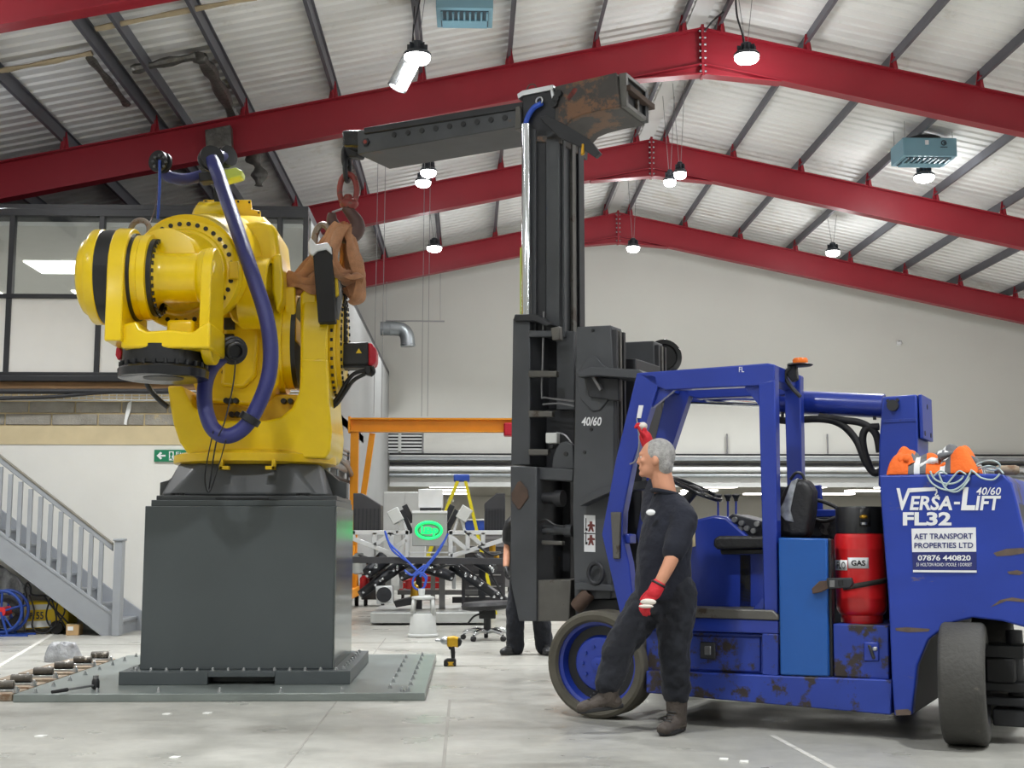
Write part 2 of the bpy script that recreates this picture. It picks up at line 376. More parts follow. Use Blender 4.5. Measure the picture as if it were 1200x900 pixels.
# red portal frames
def portal(Y, label, cleat_from=0):
    t = thing('steel_portal_frame', label, 'roof beam', (XR, Y, ZR-.7), 'red steel portal frames of the roof')
    D = .66; fw = .12; ft = .022
    for s in (-1, 1):
        xe = XL if s < 0 else XRT
        mb = MB()
        def q(x, o): return V((x, 0, rz(x, o)))
        x0 = XR+s*.012
        mb.prism([V((0, Y-.006, 0))+p for p in (q(x0, 0), q(xe, 0), q(xe, -D), q(x0, -D))], (0, .012, 0))
        for (a, b) in ((0, -ft), (-D+ft, -D)):
            mb.prism([V((0, Y-fw, 0))+p for p in (q(x0, a), q(xe, a), q(xe, b), q(x0, b))], (0, 2*fw, 0))
        r = mb.build('rafter', 'rafter', t, smooth=0)
        # haunch under the ridge joint
        h = MB(); xh = XR+s*1.35
        h.prism([V((0, Y-.006, 0))+p for p in (q(x0, -D), q(xh, -D), V((x0, 0, ZR-D-.16)))], (0, .012, 0))
        h.prism([V((0, Y-fw, 0))+p for p in (q(xh, -D), q(xh, -D-.02), V((x0, 0, ZR-D-.18)), V((x0, 0, ZR-D-.16)))], (0, 2*fw, 0))
        h.build('haunch', 'rafter', t, smooth=0)
        p = MB(); p.box((XR, Y-fw, ZR-D-.2), (XR+s*.024, Y+fw, ZR+.05)); p.build('end_plate', 'rafter', t, smooth=0)
        b0 = None
        for k in range(7):
            z = ZR-.06-k*.12
            if b0 is None:
                bb = MB(); bb.cyl((XR+s*.02, Y-.09, z), (XR+s*.06, Y-.09, z), .022, n=6); b0 = bb.build('bolt', 'steel', t); zb = z
            else: again(b0, (0, 0, z-zb), t)
        c0 = None
        for d in PUR:
            x = XR+s*d
            if c0 is None:
                c = MB(); z = rz(x)-.02
                c.prism([(x-.085, Y-.05, z), (x+.085, Y-.05, z), (x+.03, Y-.05, z+.33), (x-.03, Y-.05, z+.33)], (0, .02, 0))
                c.box((x-.02, Y-.15, z), (x+.02, Y-.05, z+.22))
                c0 = c.build('purlin_cleat', 'rafter', t, smooth=0); xc = x
            else: again(c0, (x-xc, 0, rz(x)-rz(xc)), t)
        # column down the side wall
        cm = MB(); cm.box((xe-s*.02, Y-.12, 0), (xe-s*.5, Y+.12, rz(xe)-.3)); cm.build('column', 'rafter', t, smooth=0)
    return t
portal(14.95, 'red steel roof frame cutting across the top left corner of the picture')
portal(21.2, 'red steel roof frame highest in view, passing behind the black boom')
portal(27.45, 'red steel roof frame between the highest one and the one at the gable')
portal(33.87, 'red steel roof frame closest to the pale gable wall')
# walls
def gable(name, Y, t, z0, mt):
    mb = MB(); mb.prism([(XL, Y, z0), (XRT, Y, z0), (XRT, Y, rz(XRT, ROOF)), (XR, Y, ZR+ROOF), (XL, Y, rz(XL, ROOF))], (0, t, 0)); return struct(mb.build(name, mt, smooth=0, org=(XR, Y, z0)))
HB = 2.62                                         # underside of the header over the opening in the far wall
wall_back = gable('wall_back', YF, .3, HB, 'wall_white')
gable('wall_near', YN-.3, .3, 0, 'wall_white')
for nm, x in (('wall_left', XL-.3), ('wall_right', XRT)):
    mb = MB(); mb.box((x, YN-.3, 0), (x+.3, 52, rz(XL, ROOF))); struct(mb.build(nm, 'wall_side', smooth=0))
# the low workshop bay seen through the opening
mb = MB(); mb.box((XL, YF+.3, HB+.25), (XRT, 52, HB+.45)); ceil_b = struct(mb.build('ceiling_bay', 'ceil_tile', smooth=0))
mb = MB(); mb.box((XL, 51.6, 0), (XRT, 52, HB+.3)); struct(mb.build('wall_bay', 'wall_paint', smooth=0))
p0 = None
for i in range(9):
    for j in range(4):
        x = -6.5+i*2.9; y = 38+j*3.3
        if p0 is None:
            mb = MB(); mb.box((x-.6, y-.3, HB+.2), (x+.6, y+.3, HB+.25)); p0 = mb.build('light_panel', 'lit', ceil_b, smooth=0); b = (x, y)
        else: again(p0, (x-b[0], y-b[1], 0), ceil_b)
# header, trunking and conduits over the opening
mb = MB(); mb.box((-2.2, YF-.06, HB-.02), (XRT, YF, HB+.24)); mb.build('header_beam', 'offwhite', wall_back, smooth=0)
mb = MB(); mb.box((-2.2, YF-.22, HB+.7), (XRT, YF, HB+.78)); mb.build('cable_tray', 'galv', wall_back, smooth=0)
mb = MB(); mb.box((-2.2, YF-.16, HB+.86), (XRT, YF, HB+.89)); mb.build('cable_tray', 'cable', wall_back, smooth=0)
mb = MB(); mb.box((-2.2, YF-.12, HB+.58), (XRT, YF, HB+.64)); mb.build('trunking', 'cable', wall_back, smooth=0)
c0 = None
for k, (z, r, mt) in enumerate(((HB+.46, .07, 'white'), (HB+.29, .05, 'galv'), (HB+.81, .03, 'offwhite'))):
    mb = MB(); mb.cyl((-2.2, YF-.14, z), (XRT, YF-.14, z), r, n=12); mb.build('conduit', mt, wall_back)
for x in (-1.3, 3.4, 7.1, 9.9):
    mb = MB(); mb.cyl((x, YF-.08, HB+.9), (x, YF-.08, HB+1.45), .025, n=6); mb.build('conduit_drop', 'wire', wall_back)
# cabinets and shelving in the low bay
def cupboard(x, y, w, h, label, mt='offwhite'):
    t = thing('storage_cupboard', label, 'cupboard', (x, y, 0), 'cupboards in the low bay')
    mb = MB(); mb.box((x-w/2, y, 0), (x+w/2, y+.5, h)); mb.build('body', mt, t, .01)
    for s in (-1, 1):
        d = MB(); d.box((x+s*w/4-w/4+.012, y-.02, .08), (x+s*w/4+w/4-.012, y, h-.03)); dd = d.build('door', mt, t, .004)
        k = MB(); k.box((x+s*.05-.01, y-.05, h*.5), (x+s*.05+.01, y-.02, h*.5+.14)); k.build('handle', 'steel', dd)
cupboard(-1.55, 30.5, 1.0, 2.3, 'tall pale cupboard behind the orange gantry leg')
cupboard(5.2, 38, 1.1, 1.5, 'low pale cupboard in the far bay behind the blue cab')
cupboard(10.2, 39, 1.2, 1.6, 'pale cupboard in the far bay behind the red gas cylinder')
def rack(x, y, label):
    t = thing('shelf_rack', label, 'shelving', (x, y, 0), 'shelf racks in the far bay')
    for sx in (-1, 1):
        for sy in (0, .5):
            mb = MB(); mb.box((x+sx*.9-.02, y+sy-.02, 0), (x+sx*.9+.02, y+sy+.02, 1.8)); mb.build('post', 'galv', t)
    for z in (.3, .8, 1.3, 1.75):
        mb = MB(); mb.box((x-.92, y-.02, z), (x+.92, y+.52, z+.03)); mb.build('shelf', 'offwhite', t)
    cs = ('cardboard', 'reel_blue', 'offwhite', 'gas_red', 'brass', 'galv')
    k = 0
    for z in (1.33,):
        for i in range(4):
            xx = x-.6+i*.4; h = random.uniform(.16, .3)
            mb = MB(); mb.box((xx-.1, y+.05, z), (xx+.1, y+.4, z+h)); mb.lathe([(.05, 0), (.05, .03)], (xx, y+.2, z+h), (0, 0, 1), 8)
            o = mb.build('storage_tin', cs[i], None, .008)
            tag(o, ('tan', 'blue', 'white', 'red')[i]+' tin on the far shelf rack'+(' behind the yellow stepladder' if x < 6 else ' beyond the steering wheel'), 'tin', 'tins on the far shelf racks')
rack(7.2, 41.5, 'metal shelf rack in the far bay beyond the steering wheel')
rack(1.7, 40.5, 'metal shelf rack in the far bay behind the yellow stepladder')
# louvre vent, smoke detector, duct elbow on the far wall
Yw = YF
a = at(440, 506, Yw); b = at(497, 531, Yw)
t = thing('louvre_vent', 'dark slatted louvre vent in the far wall above the orange gantry', 'vent', ((a.x+b.x)/2, Yw, b.z))
mb = MB()
for (x0, x1) in ((a.x, a.x+.06), (b.x-.06, b.x), ((a.x+b.x)/2-.04, (a.x+b.x)/2+.04)): mb.box((x0, Yw-.06, b.z), (x1, Yw, a.z))
mb.box((a.x, Yw-.06, a.z-.05), (b.x, Yw, a.z)); mb.box((a.x, Yw-.06, b.z), (b.x, Yw, b.z+.05)); mb.build('vent_frame', 'offwhite', t, .005)
mb = MB(); mb.box((a.x+.05, Yw-.02, b.z+.04), (b.x-.05, Yw-.004, a.z-.04)); mb.build('backing', 'black', t)
for k in range(5):
    for s in (0, 1):
        x0 = a.x+.06 if s == 0 else (a.x+b.x)/2+.04; x1 = (a.x+b.x)/2-.04 if s == 0 else b.x-.06; z = b.z+.08+k*(a.z-b.z-.12)/5
        mb = MB(); mb.prism([(x0, Yw-.06, z), (x0, Yw-.05, z), (x0, Yw-.025, z+.048), (x0, Yw-.035, z+.048)], (x1-x0, 0, 0)); mb.build('slat', 'offwhite', t, smooth=0)
p = at(1053, 402, Yw); t = thing('alarm_sensor', 'small white alarm sensor on the far gable wall', 'sensor', (p.x, Yw, p.z-.06))
mb = MB(); mb.box((p.x-.06, Yw-.03, p.z-.07), (p.x+.06, Yw, p.z+.07)); mb.build('mount', 'white', t, .01)
mb = MB(); mb.ball((p.x, Yw-.08, p.z), .07, .06, .06); mb.build('housing', 'white', t)
for s in (-.03, .03):
    mb = MB(); mb.ball((p.x+s, Yw-.135, p.z+.03), .014, n=8, m=6); mb.build('lens', 'black', t)
# galvanised duct leaving the side of the office block
XB = -2.25                                        # side face of the office block
a = at(452, 384, 33.5); t = thing('ventilation_duct', 'grey galvanised duct elbow high on the far wall', 'duct', (a.x, 33.5, a.z-.5))
P = smoothpath([at(446, 385, 33.5), at(462, 385, 33.5), at(472, 387, 33.5), at(477, 394, 33.5), at(478, 406, 33.5)], 4)
mb = MB(); mb.tube(P, .19, 16); mb.build('elbow', 'galv', t)
mb = MB(); mb.ring(at(458, 385, 33.5), (1, 0, 0), .195, .012, 20, 6); mb.build('seam_ring', 'galv', t)
mb = MB(); mb.ring(at(478, 404, 33.5), (0, 0, 1), .195, .012, 20, 6); mb.build('seam_ring', 'galv', t)
mb = MB(); mb.cyl(at(452, 376, 33.4), at(521, 376.5, 33.4), .02, n=8); mb.build('support_rail', 'wire', t)
mb = MB(); mb.cyl(at(516, 376, 33.4), at(516, 320, 33.4), .008, n=6); mb.cyl(at(453, 376, 33.4), at(453, 330, 33.4), .008, n=6); mb.build('hanger_wire', 'wire', t)
# ================================================================ office block on the left, with stair
YO = 17.4                                         # its front face
def zo(y, x=100): return at(x, y, YO).z
ZT, ZG, ZM = zo(250), zo(441), zo(348)            # top, underside of the glazing, transom
ZC0, ZC1, ZB1 = zo(521), zo(499), zo(470)         # cream band, top of the blockwork
mb = MB(); mb.box((XL, YO, 0), (XB, YO+.25, ZC0)); wl = struct(mb.build('wall_office', 'wall_paint', smooth=0))
mb = MB(); mb.box((XL, YO-.012, ZC0), (XB, YO+.25, ZC1)); mb.build('cream_band', 'cream', wl, smooth=0)
mb = MB(); mb.box((XL, YO+.015, ZC1), (XB, YO+.25, ZG-.02)); mb.build('mortar_bed', 'mortar', wl, smooth=0)
# concrete blocks: two courses
ch = (ZB1-ZC1)/2; b0 = None
for r in range(2):
    for k in range(13):
        x0 = XL+.02+k*.62-(.31 if r else 0); x1 = x0+.6; x0 = max(x0, XL+.01); x1 = min(x1, XB-.01)
        if x1-x0 < .05: continue
        mb = MB(); j = random.uniform(-.006, .006); mb.box((x0, YO-.004+j, ZC1+r*ch+.01), (x1, YO+.03, ZC1+(r+1)*ch-.01)); mb.build('concrete_block', 'block', wl, .008, seg=1, smooth=0)
# chipped plaster streak
mb = MB(); pts = [(150, 472), (154, 470), (153, 480), (149, 492), (148, 498), (145, 497), (147, 484)]; mb.prism([at(x, y, YO-.03) for x, y in pts], (0, .022, 0)); mb.build('plaster_patch', 'white', wl, smooth=0)
# mesh tray and timber strip under the office floor
mb = MB(); mb.box((XL, YO-.1, zo(448)), (XB, YO+.2, ZG)); mb.build('floor_edge_beam', 'frame_dark', wl, .01)
mb = MB(); mb.box((XL, YO-.03, zo(457)), (XB, YO+.02, zo(448))); mb.build('timber_strip', 'wood', wl)
t = thing('mesh_cable_tray', 'pale wire mesh cable tray under the glazed office', 'cable tray', ((XL+XB)/2, YO-.2, zo(470)))
for k in range(4):
    z = zo(470)+(zo(459)-zo(470))*k/3; mb = MB(); mb.cyl((XL, YO-.14, z), (XB, YO-.14, z), .009, n=6); mb.build('long_wire', 'mesh_tray', t)
mb = MB(); mb.box((XL, YO-.13, zo(470)), (XB, YO-.01, zo(470)+.012)); mb.build('tray_bottom', 'mesh_tray', t)
w0 = None
for k in range(76):
    x = XL+.05+k*.1
    if w0 is None: mb = MB(); mb.box((x-.005, YO-.15, zo(470)), (x+.005, YO-.136, zo(459))); w0 = mb.build('cross_wire', 'mesh_tray', t); xw = x
    else: again(w0, (x-xw, 0, 0), t)
mb = MB(); mb.tube(smoothpath([at(-40, 468, YO-.2), at(60, 465, YO-.2), at(120, 460, YO-.2), at(200, 457, YO-.2)]), .025, 8); tag(mb.build('power_cable', 'cable'), 'black cable running along the mesh tray below the office', 'cable')
mb = MB(); mb.tube(smoothpath([at(-40, 458.5, YO-.2), at(60, 458.5, YO-.2), at(200, 458.5, YO-.2)]), .035, 8); tag(mb.build('power_cable', 'cable'), 'thick straight black cable under the timber strip of the office', 'cable')
# side wall of the block and office roof slab
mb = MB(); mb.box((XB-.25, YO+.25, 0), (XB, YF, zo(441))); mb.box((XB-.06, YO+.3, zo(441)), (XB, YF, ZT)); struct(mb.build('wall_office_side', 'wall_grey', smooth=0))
mb = MB(); mb.box((XL, YO-.02, ZT), (XB, YF, ZT+.12)); struct(mb.build('ceiling_office', 'frame_dark', smooth=0))
mb = MB(); mb.box((XL, YO+.1, ZT-.16), (XB-.1, 27, ZT-.1)); oc = mb.build('office_ceiling_tiles', 'ceil_tile', bpy.data.objects['ceiling_office'], smooth=0)
mb = MB(); mb.box((XL, YO+.25, ZG-.2), (XB, 27, ZG-.05)); struct(mb.build('floor_office', 'offwhite', smooth=0))
mb = MB(); mb.box((XL, 26.9, ZG), (XB-.1, 27, ZT-.1)); struct(mb.build('wall_office_inner', 'wall_side', smooth=0))
lp = None
for (x, y) in ((-4.0, 20.2), (-6.4, 20.2), (-8.8, 20.2), (-4.0, 22.6), (-6.4, 22.6), (-8.8, 22.6), (-4.0, 25), (-6.4, 25)):
    if lp is None: mb = MB(); mb.box((x-.55, y-.45, ZT-.18), (x+.55, y+.45, ZT-.16)); lp = mb.build('light_panel', 'lit', bpy.data.objects['ceiling_office'], smooth=0); b = (x, y)
    else: again(lp, (x-b[0], y-b[1], 0), bpy.data.objects['ceiling_office'])
# glazing: mullions, panes, lower panels
W = thing('window_office', None, None, ((XL+XB)/2, YO, ZG)); W.name = 'window_1'; WOFF['window_1'] = WOFF['window_office']; W['kind'] = 'structure'
xm = [at(14, 300, YO).x+k*(at(119, 300, YO).x-at(14, 300, YO).x) for k in range(-3, 5)]
xm = [x for x in xm if XL+.2 < x < XB-.1]; edges = [XL]+xm+[XB]
for x in xm+[XB-.03]:
    mb = MB(); mb.box((x-.035, YO-.05, ZG), (x+.035, YO+.06, ZT)); mb.build('mullion', 'frame_dark', W, .004)
for z, h in ((ZT, .1), (ZM, .06), (ZG+.02, .06)):
    mb = MB(); mb.box((XL, YO-.055, z-h/2), (XB, YO+.055, z+h/2)); mb.build('transom', 'frame_dark', W, .004)
for i in range(len(edges)-1):
    mb = MB(); mb.box((edges[i]+.03, YO-.006, ZM+.02), (edges[i+1]-.03, YO+.006, ZT-.04)); mb.build('pane', 'glass', W, smooth=0)
    mb = MB(); mb.box((edges[i]+.03, YO-.02, ZG+.04), (edges[i+1]-.03, YO+.03, ZM-.03)); mb.build('panel', 'panel_white', W, smooth=0)
# exit sign
a, b = at(181, 527, YO-.03), at(222, 541, YO-.03); t = thing('exit_sign', 'green emergency exit sign with white arrow on the white office wall', 'sign', ((a.x+b.x)/2, YO-.03, b.z))
mb = MB(); mb.box((a.x, YO-.03, b.z), (b.x, YO-.005, a.z)); mb.build('plate', 'sign_green', t)
def es(pts, nm='arrow'):
    mb = MB(); mb.prism([at(x, y, YO-.034) for x, y in pts], (0, .003, 0)); mb.build(nm, 'white', t, smooth=0)
es([(183.5, 534), (188, 529.5), (190, 531), (188, 533), (194, 533), (194, 535), (188, 535), (190, 537), (188, 538.5)])
es([(198, 529), (203.5, 529), (203.5, 539.5), (198, 539.5)], 'pictogram')
mb = MB(); k = YO-.037
mb.prism([at(x, y, k) for x, y in ((199.4, 530), (202, 530), (202.6, 533), (201, 535), (203, 538.8), (201.6, 539), (200, 536.5), (199, 538.6), (198.3, 538), (199.6, 535), (199, 532.5))], (0, .002, 0)); mb.build('running_figure', 'sign_green', t, smooth=0)
lettering('Fire\nexit', [at(206, 529.5, k), at(221, 529.5, k), at(221, 538.5, k), at(206, 538.5, k)], 'white', t)
# staircase
YS = 16.45
t = thing('staircase', 'grey painted timber staircase climbing left against the white wall', 'stairs', tuple(gnd(137, 745)))
def sy(x, y, Y=YS): return at(x, y, Y)
L1 = lambda x: 624+(718-624)/130*x                # top edge of the outer stringer in the photograph
L2 = lambda x: 656+(746-656)/118.5*x
top = [(-120, L1(-120)), (131, L1(131))]
mb = MB(); mb.prism([sy(-120, L1(-120)), sy(133, L1(133)), sy(133, 745.5), sy(118.5, 745.5), sy(-120, L2(-120))], (0, .05, 0)); st = mb.build('stringer', 'stair_grey', t, .006)
mb = MB(); mb.prism([sy(-120, L1(-120)-1.5), sy(133, L1(133)-1.5), sy(133, L1(133)+2.5), sy(-120, L1(-120)+2.5)], (0, .06, 0)); mb.v = [p-V((0, .008, 0)) for p in mb.v]; mb.build('base_rail', 'stair_grey', t, .004)
YI = YO-.06
d = V((0, YI-YS, 0))
mb = MB(); P = [sy(-120, L1(-120)-8), sy(140, L1(140)-8), sy(165, L1(165)-8), sy(165, 746), sy(118.5, 746), sy(-120, L2(-120))]; mb.prism([p+d for p in P], (0, .04, 0)); mb.build('wall_stringer', 'stair_grey', t, .006)
# treads and risers
p0 = sy(146, 745.5); slope = (sy(0, L1(0)).z-sy(130, L1(130)).z)/(sy(130, L1(130)).x-sy(0, L1(0)).x); rise = .19; go = rise/slope; tr0 = rr0 = None
for k in range(15):
    z = rise*(k+1); zs = sy(130, L1(130)); x1 = zs.x-(z+.03-zs.z)/slope; x0 = x1-go-.03
    if tr0 is None:
        mb = MB(); mb.box((x0, YS+.05, z-.035), (x1+.02, YI, z)); tr0 = mb.build('tread', 'stair_grey', t, .004); q = MB(); q.box((x1-.02, YS+.05, 0), (x1, YI, z-.035)); rr0 = q.build('riser', 'stair_grey', t)
        xa = x1
    else: again(tr0, (x1-xa, 0, rise*k), t); again(rr0, (x1-xa, 0, rise*k), t)
# newel, handrail, balusters
a, b = sy(131.5, 746), sy(145, 634); mb = MB(); mb.box((a.x, YS-.06, 0), (b.x, YS+.09, b.z)); nw = mb.build('newel_post', 'stair_grey', t, .006)
mb = MB(); mb.box((a.x-.015, YS-.075, b.z), (b.x+.015, YS+.105, b.z+.03)); mb.build('newel_cap', 'stair_grey', nw, .008)
H = lambda x: 537+(641.6-537)/134*x
dm('rail_wood', (120, 116, 106), .4, var=.15)
mb = MB(); mb.prism([sy(-120, H(-120)-2), sy(132, H(132)-2), sy(132, H(132)+6), sy(-120, H(-120)+6)], (0, .05, 0)); mb.build('handrail', 'stair_grey', t, .01)
mb = MB(); mb.prism([sy(-120, H(-120)-4), sy(132, H(132)-4), sy(132, H(132)-1), sy(-120, H(-120)-1)], (0, .07, 0)); mb.v = [p-V((0, .01, 0)) for p in mb.v]; mb.build('handrail_cap', 'rail_wood', t, .008)
bl0 = None
for k in range(14):
    x = 118.5-12.25*k; zb, zt = sy(x, L1(x)-1).z, sy(x, H(x)+5).z; xx = sy(x, 640).x
    if bl0 is None: mb = MB(); mb.box((xx-.026, YS, zb), (xx+.026, YS+.045, zt)); bl0 = mb.build('baluster', 'stair_grey', t, .003); bz = (xx, zb)
    else: again(bl0, (xx-bz[0], 0, zb-bz[1]), t)
# things under the stair
t = thing('welding_machine', 'yellow wheeled welding machine with tangled black leads under the stair', 'welder', tuple(gnd(52, 740)))
Yq = 16.75; P = lambda x, y, Y=Yq: at(x, y, Y)
a, b = P(28.5, 737), P(80, 705); mb = MB(); mb.prism([P(28.5, 738), P(80, 733), P(79, 712), P(70, 706), P(29, 705)], (0, .4, 0)); mb.build('casing', 'welder', t, .02)
mb = MB(); mb.prism([P(31, 728), P(60, 727), P(60, 734), P(31, 736)], (0, .01, 0)); mb.v = [p-V((0, .02, 0)) for p in mb.v]; mb.prism([P(30, 709, Yq-.01), P(60, 708, Yq-.01), P(60, 714, Yq-.01), P(30, 715, Yq-.01)], (0, .02, 0)); mb.build('white_panel', 'offwhite', t)
lettering('155', [P(39, 717, Yq-.03), P(51, 717, Yq-.03), P(51, 725.5, Yq-.03), P(39, 725.5, Yq-.03)], 'grey_text', t, bold=.02)
lettering('SIP', [P(31, 718, Yq-.03), P(38, 718, Yq-.03), P(38, 725.5, Yq-.03), P(31, 725.5, Yq-.03)], 'grey_text', t, bold=.02)
for x in (67,):
    for dy in (-.05, .42):
        c = P(x, 736.5); c.z = .085; mb = MB(); mb.lathe([(.03, 0), (.08, .0), (.085, .012), (.085, .04), (.08, .05), (.03, .05)], c+V((0, dy, 0)), (0, 1, 0), 20); mb.build('wheel', 'rubber', t)
mb = MB(); mb.tube(smoothpath([P(30, 706), P(31, 697), P(29, 690), P(32, 683), P(36, 688), P(38, 697), P(60, 699), P(66, 706)], 4), .012, 8); mb.build('handle', 'cable', t)
for pts in ([(34, 697), (40, 715), (38, 735), (52, 742), (66, 728), (60, 700)], [(52, 699), (62, 712), (70, 720), (80, 730)], [(60, 698), (54, 722), (62, 735), (76, 716), (66, 700)], [(70, 700), (66, 716), (74, 730), (78, 738)], [(28, 695), (27, 720), (30, 742), (36, 743)]):
    mb = MB(); mb.tube(smoothpath([P(x, y, Yq-.06-.02*i % .03) for i, (x, y) in enumerate(pts)], 5), .011, 6); mb.build('lead', 'cable', t)
# hose reel
c = P(5, 725, 16.5); t = thing('hose_reel', 'blue hose reel lying at the left edge under the stair', 'hose reel', (c.x, 16.5, 0))
for dy in (-.12, .12):
    mb = MB(); mb.ring((c.x, 16.5+dy, .3), (0, 1, 0), .255, .02, 32, 8); mb.build('rim', 'reel_blue', t)
    for k in range(5):
        an = k*2*PI/5+.3; mb = MB(); mb.cyl((c.x, 16.5+dy, .3), (c.x+.25*math.cos(an), 16.5+dy, .3+.25*math.sin(an)), .014, n=8); mb.build('spoke', 'reel_blue', t)
mb = MB(); mb.cyl((c.x, 16.36, .3), (c.x, 16.64, .3), .06, n=16); mb.build('hub', 'gas_red', t)
mb = MB(); hp = [V((c.x+(.13+.012*(i//24))*math.cos(i*PI/12), 16.42+.16*((i/24) % 1), .3+(.13+.012*(i//24))*math.sin(i*PI/12))) for i in range(24*7)]; mb.tube(hp, .014, 6); mb.build('hose', 'cable', t)
mb = MB(); mb.bar((c.x-.25, 16.35, .012), (c.x+.35, 16.35, .012), .03, .024); mb.bar((c.x-.25, 16.65, .012), (c.x+.35, 16.65, .012), .03, .024); mb.bar((c.x+.1, 16.35, .02), (c.x, 16.36, .3), .025, .02, (0, 1, 0)); mb.bar((c.x+.1, 16.65, .02), (c.x, 16.64, .3), .025, .02, (0, 1, 0)); mb.build('stand', 'reel_blue', t)
# cardboard box
a, b = P(77, 746, 16.5), P(92.5, 734, 16.5); t = thing('cardboard_box', 'small cardboard box with a label under the stair foot', 'box', (a.x, 16.5, 0))
mb = MB(); mb.box((a.x, 16.5, 0), (b.x, 16.68, .135)); mb.build('carton', 'cardboard', t, .004)
mb = MB(); mb.box((a.x+.02, 16.495, .06), (a.x+.09, 16.5, .11)); mb.build('label_sticker', 'sticker', t); mb = MB(); mb.box((a.x, 16.498, .135), (b.x, 16.682, .137)); mb.build('tape', 'mortar', t)
# draped plastic sheet under the stair
mb = MB(); nx, nz = 18, 14; vs = []
for j in range(nz+1):
    for i in range(nx+1):
        u, v_ = i/nx, j/nz; x = P(-25, 680).x+u*.62-.06*v_; z = .02+v_*1.0*(1-.45*u); vs.append((x, 17.05+.05*math.sin(9*u+3*v_)+.03*math.sin(21*u), z))
mb.add(vs, [(j*(nx+1)+i, j*(nx+1)+i+1, (j+1)*(nx+1)+i+1, (j+1)*(nx+1)+i) for j in range(nz) for i in range(nx)])
o = mb.build('plastic_sheet', 'sheet_wrap', smooth=180); s = o.modifiers.new('s', 'SOLIDIFY'); s.thickness = .012
tag(o, 'crumpled clear plastic sheet hung behind the blue hose reel', 'plastic sheet')
# ================================================================ floor plate, pedestal, robot
PX0, PX1, PY0, PY1, PH = -3.40, -.335, 9.87, 13.1, .058
t = thing('floor_plate', 'large dark steel plate on the floor under the grey pedestal', 'steel plate', ((PX0+PX1)/2, (PY0+PY1)/2, 0))
mb = MB(); mb.box((PX0, PY0, 0), (PX1, PY1, PH)); mb.build('plate', ['plate_top'], t, .004)
def stud_mesh(p, h=.032, r=.008):
    s = MB(); s.lathe([(r*2.4, 0), (r*2.4, .006), (r*1.7, .006), (r*1.7, .02), (r, .02), (r, h), (r*.6, h+.004)], p, (0, 0, 1), 10); return s
s0 = None
pos = [(PX0+.13, PY0+.1+k*.42) for k in range(8)]+[(PX1-.13, PY0+.1+k*.42) for k in range(8)]+[(PX0+.13+k*.46, PY0+.1) for k in range(1, 7)]+[(PX1-.28, PY0+.3+k*.42) for k in range(7)]
for (x, y) in pos:
    if s0 is None: s0 = stud_mesh((x, y, PH)).build('stud_bolt', 'zinc', t); sb = (x, y)
    else: again(s0, (x-sb[0], y-sb[1], 0), t)
# pedestal
FX0, FX1, FY0, FY1 = -2.78, -.95, 10.45, 12.3; FH0, FH1 = PH, PH+.105
t = thing('robot_pedestal', 'dark grey steel box pedestal bolted to the floor plate', 'pedestal', ((FX0+FX1)/2, 11.36, PH))
mb = MB(); sl0, sl1 = at(243, 800, FY0).x, at(322, 800, FY0).x
mb.box((FX0, FY0, FH0), (sl0, FY1, FH1)); mb.box((sl1, FY0, FH0), (FX1, FY1, FH1)); mb.box((sl0, FY0, FH1-.045), (sl1, FY1, FH1)); mb.box((sl0, FY0+.2, FH0), (sl1, FY1-.2, FH1-.04)); mb.build('base_flange', 'ped_grey', t, .004)
BY0, BY1 = 10.6, 12.1; BX0, BX1 = at(163.5, 790, BY0).x, at(393, 700, BY0).x; BZ1 = at(280, 593, BY0).z
mb = MB(); mb.box((BX0, BY0, FH1), (BX1-.012, BY1, BZ1)); mb.build('box_body', 'ped_grey', t, .006)
mb = MB(); mb.box((BX1-.012, BY0+.004, FH1), (BX1, BY1-.004, BZ1)); mb.build('side_plate', 'steel_side', t, .003)
mb = MB(); mb.box((BX0+.04, BY0+.03, BZ1), (BX1-.01, BY1-.03, BZ1+.05)); mb.build('top_plate', 'ped_grey', t, .005)
for k in range(14):
    y = FY0+.05; x = FX0+.12+k*(FX1-FX0-.24)/13
    if k == 0: f0 = stud_mesh((x, y, FH1), .022, .008).build('flange_bolt', 'zinc', t); fb = x
    else: again(f0, (x-fb, 0, 0), t)
g0 = None
for k in range(9):
    y = FY0+.15+k*.19
    for x in (FX1-.07, FX0+.07): again(f0, (x-fb, y-FY0-.05, 0), t)
# nut strip behind: torque wrench on the plate
a, b = gnd(61, 811, PH+.03), gnd(112, 803, PH+.03)
t = thing('torque_wrench', 'long black socket wrench lying on the floor plate corner', 'wrench', (a.x, a.y, PH))
mb = MB(); d = (b-a).normalized(); mb.cyl(a, a+d*.16, .012, .015, 10); mb.build('grip', 'rubber', t); mb = MB(); mb.cyl(a+d*.16, b, .009, n=8); mb.build('shaft', 'steel', t)
mb = MB(); mb.lathe([(.018, -.045), (.03, -.02), (.03, .03), (.022, .05)], b, (0, 0, 1), 14); mb.v = [V((p.x, p.y, max(p.z, PH+.001))) for p in mb.v]; mb.build('socket_head', 'black', t)
mb = MB(); mb.lathe([(.022, 0), (.022, .03)], b+V((0, 0, .045)), (0, 0, 1), 12); mb.build('drive', 'steel', t)

# ---- robot arm
YC = 11.36
rc = at(299, 582, YC)
R = thing('industrial_robot', 'huge yellow industrial robot arm standing on the grey pedestal', 'robot', (rc.x, YC, BZ1+.05))
def px(lst, Y): return [at(x, y, Y) for x, y in lst]
def pz(y, Y=YC, x=300): return at(x, y, Y).z
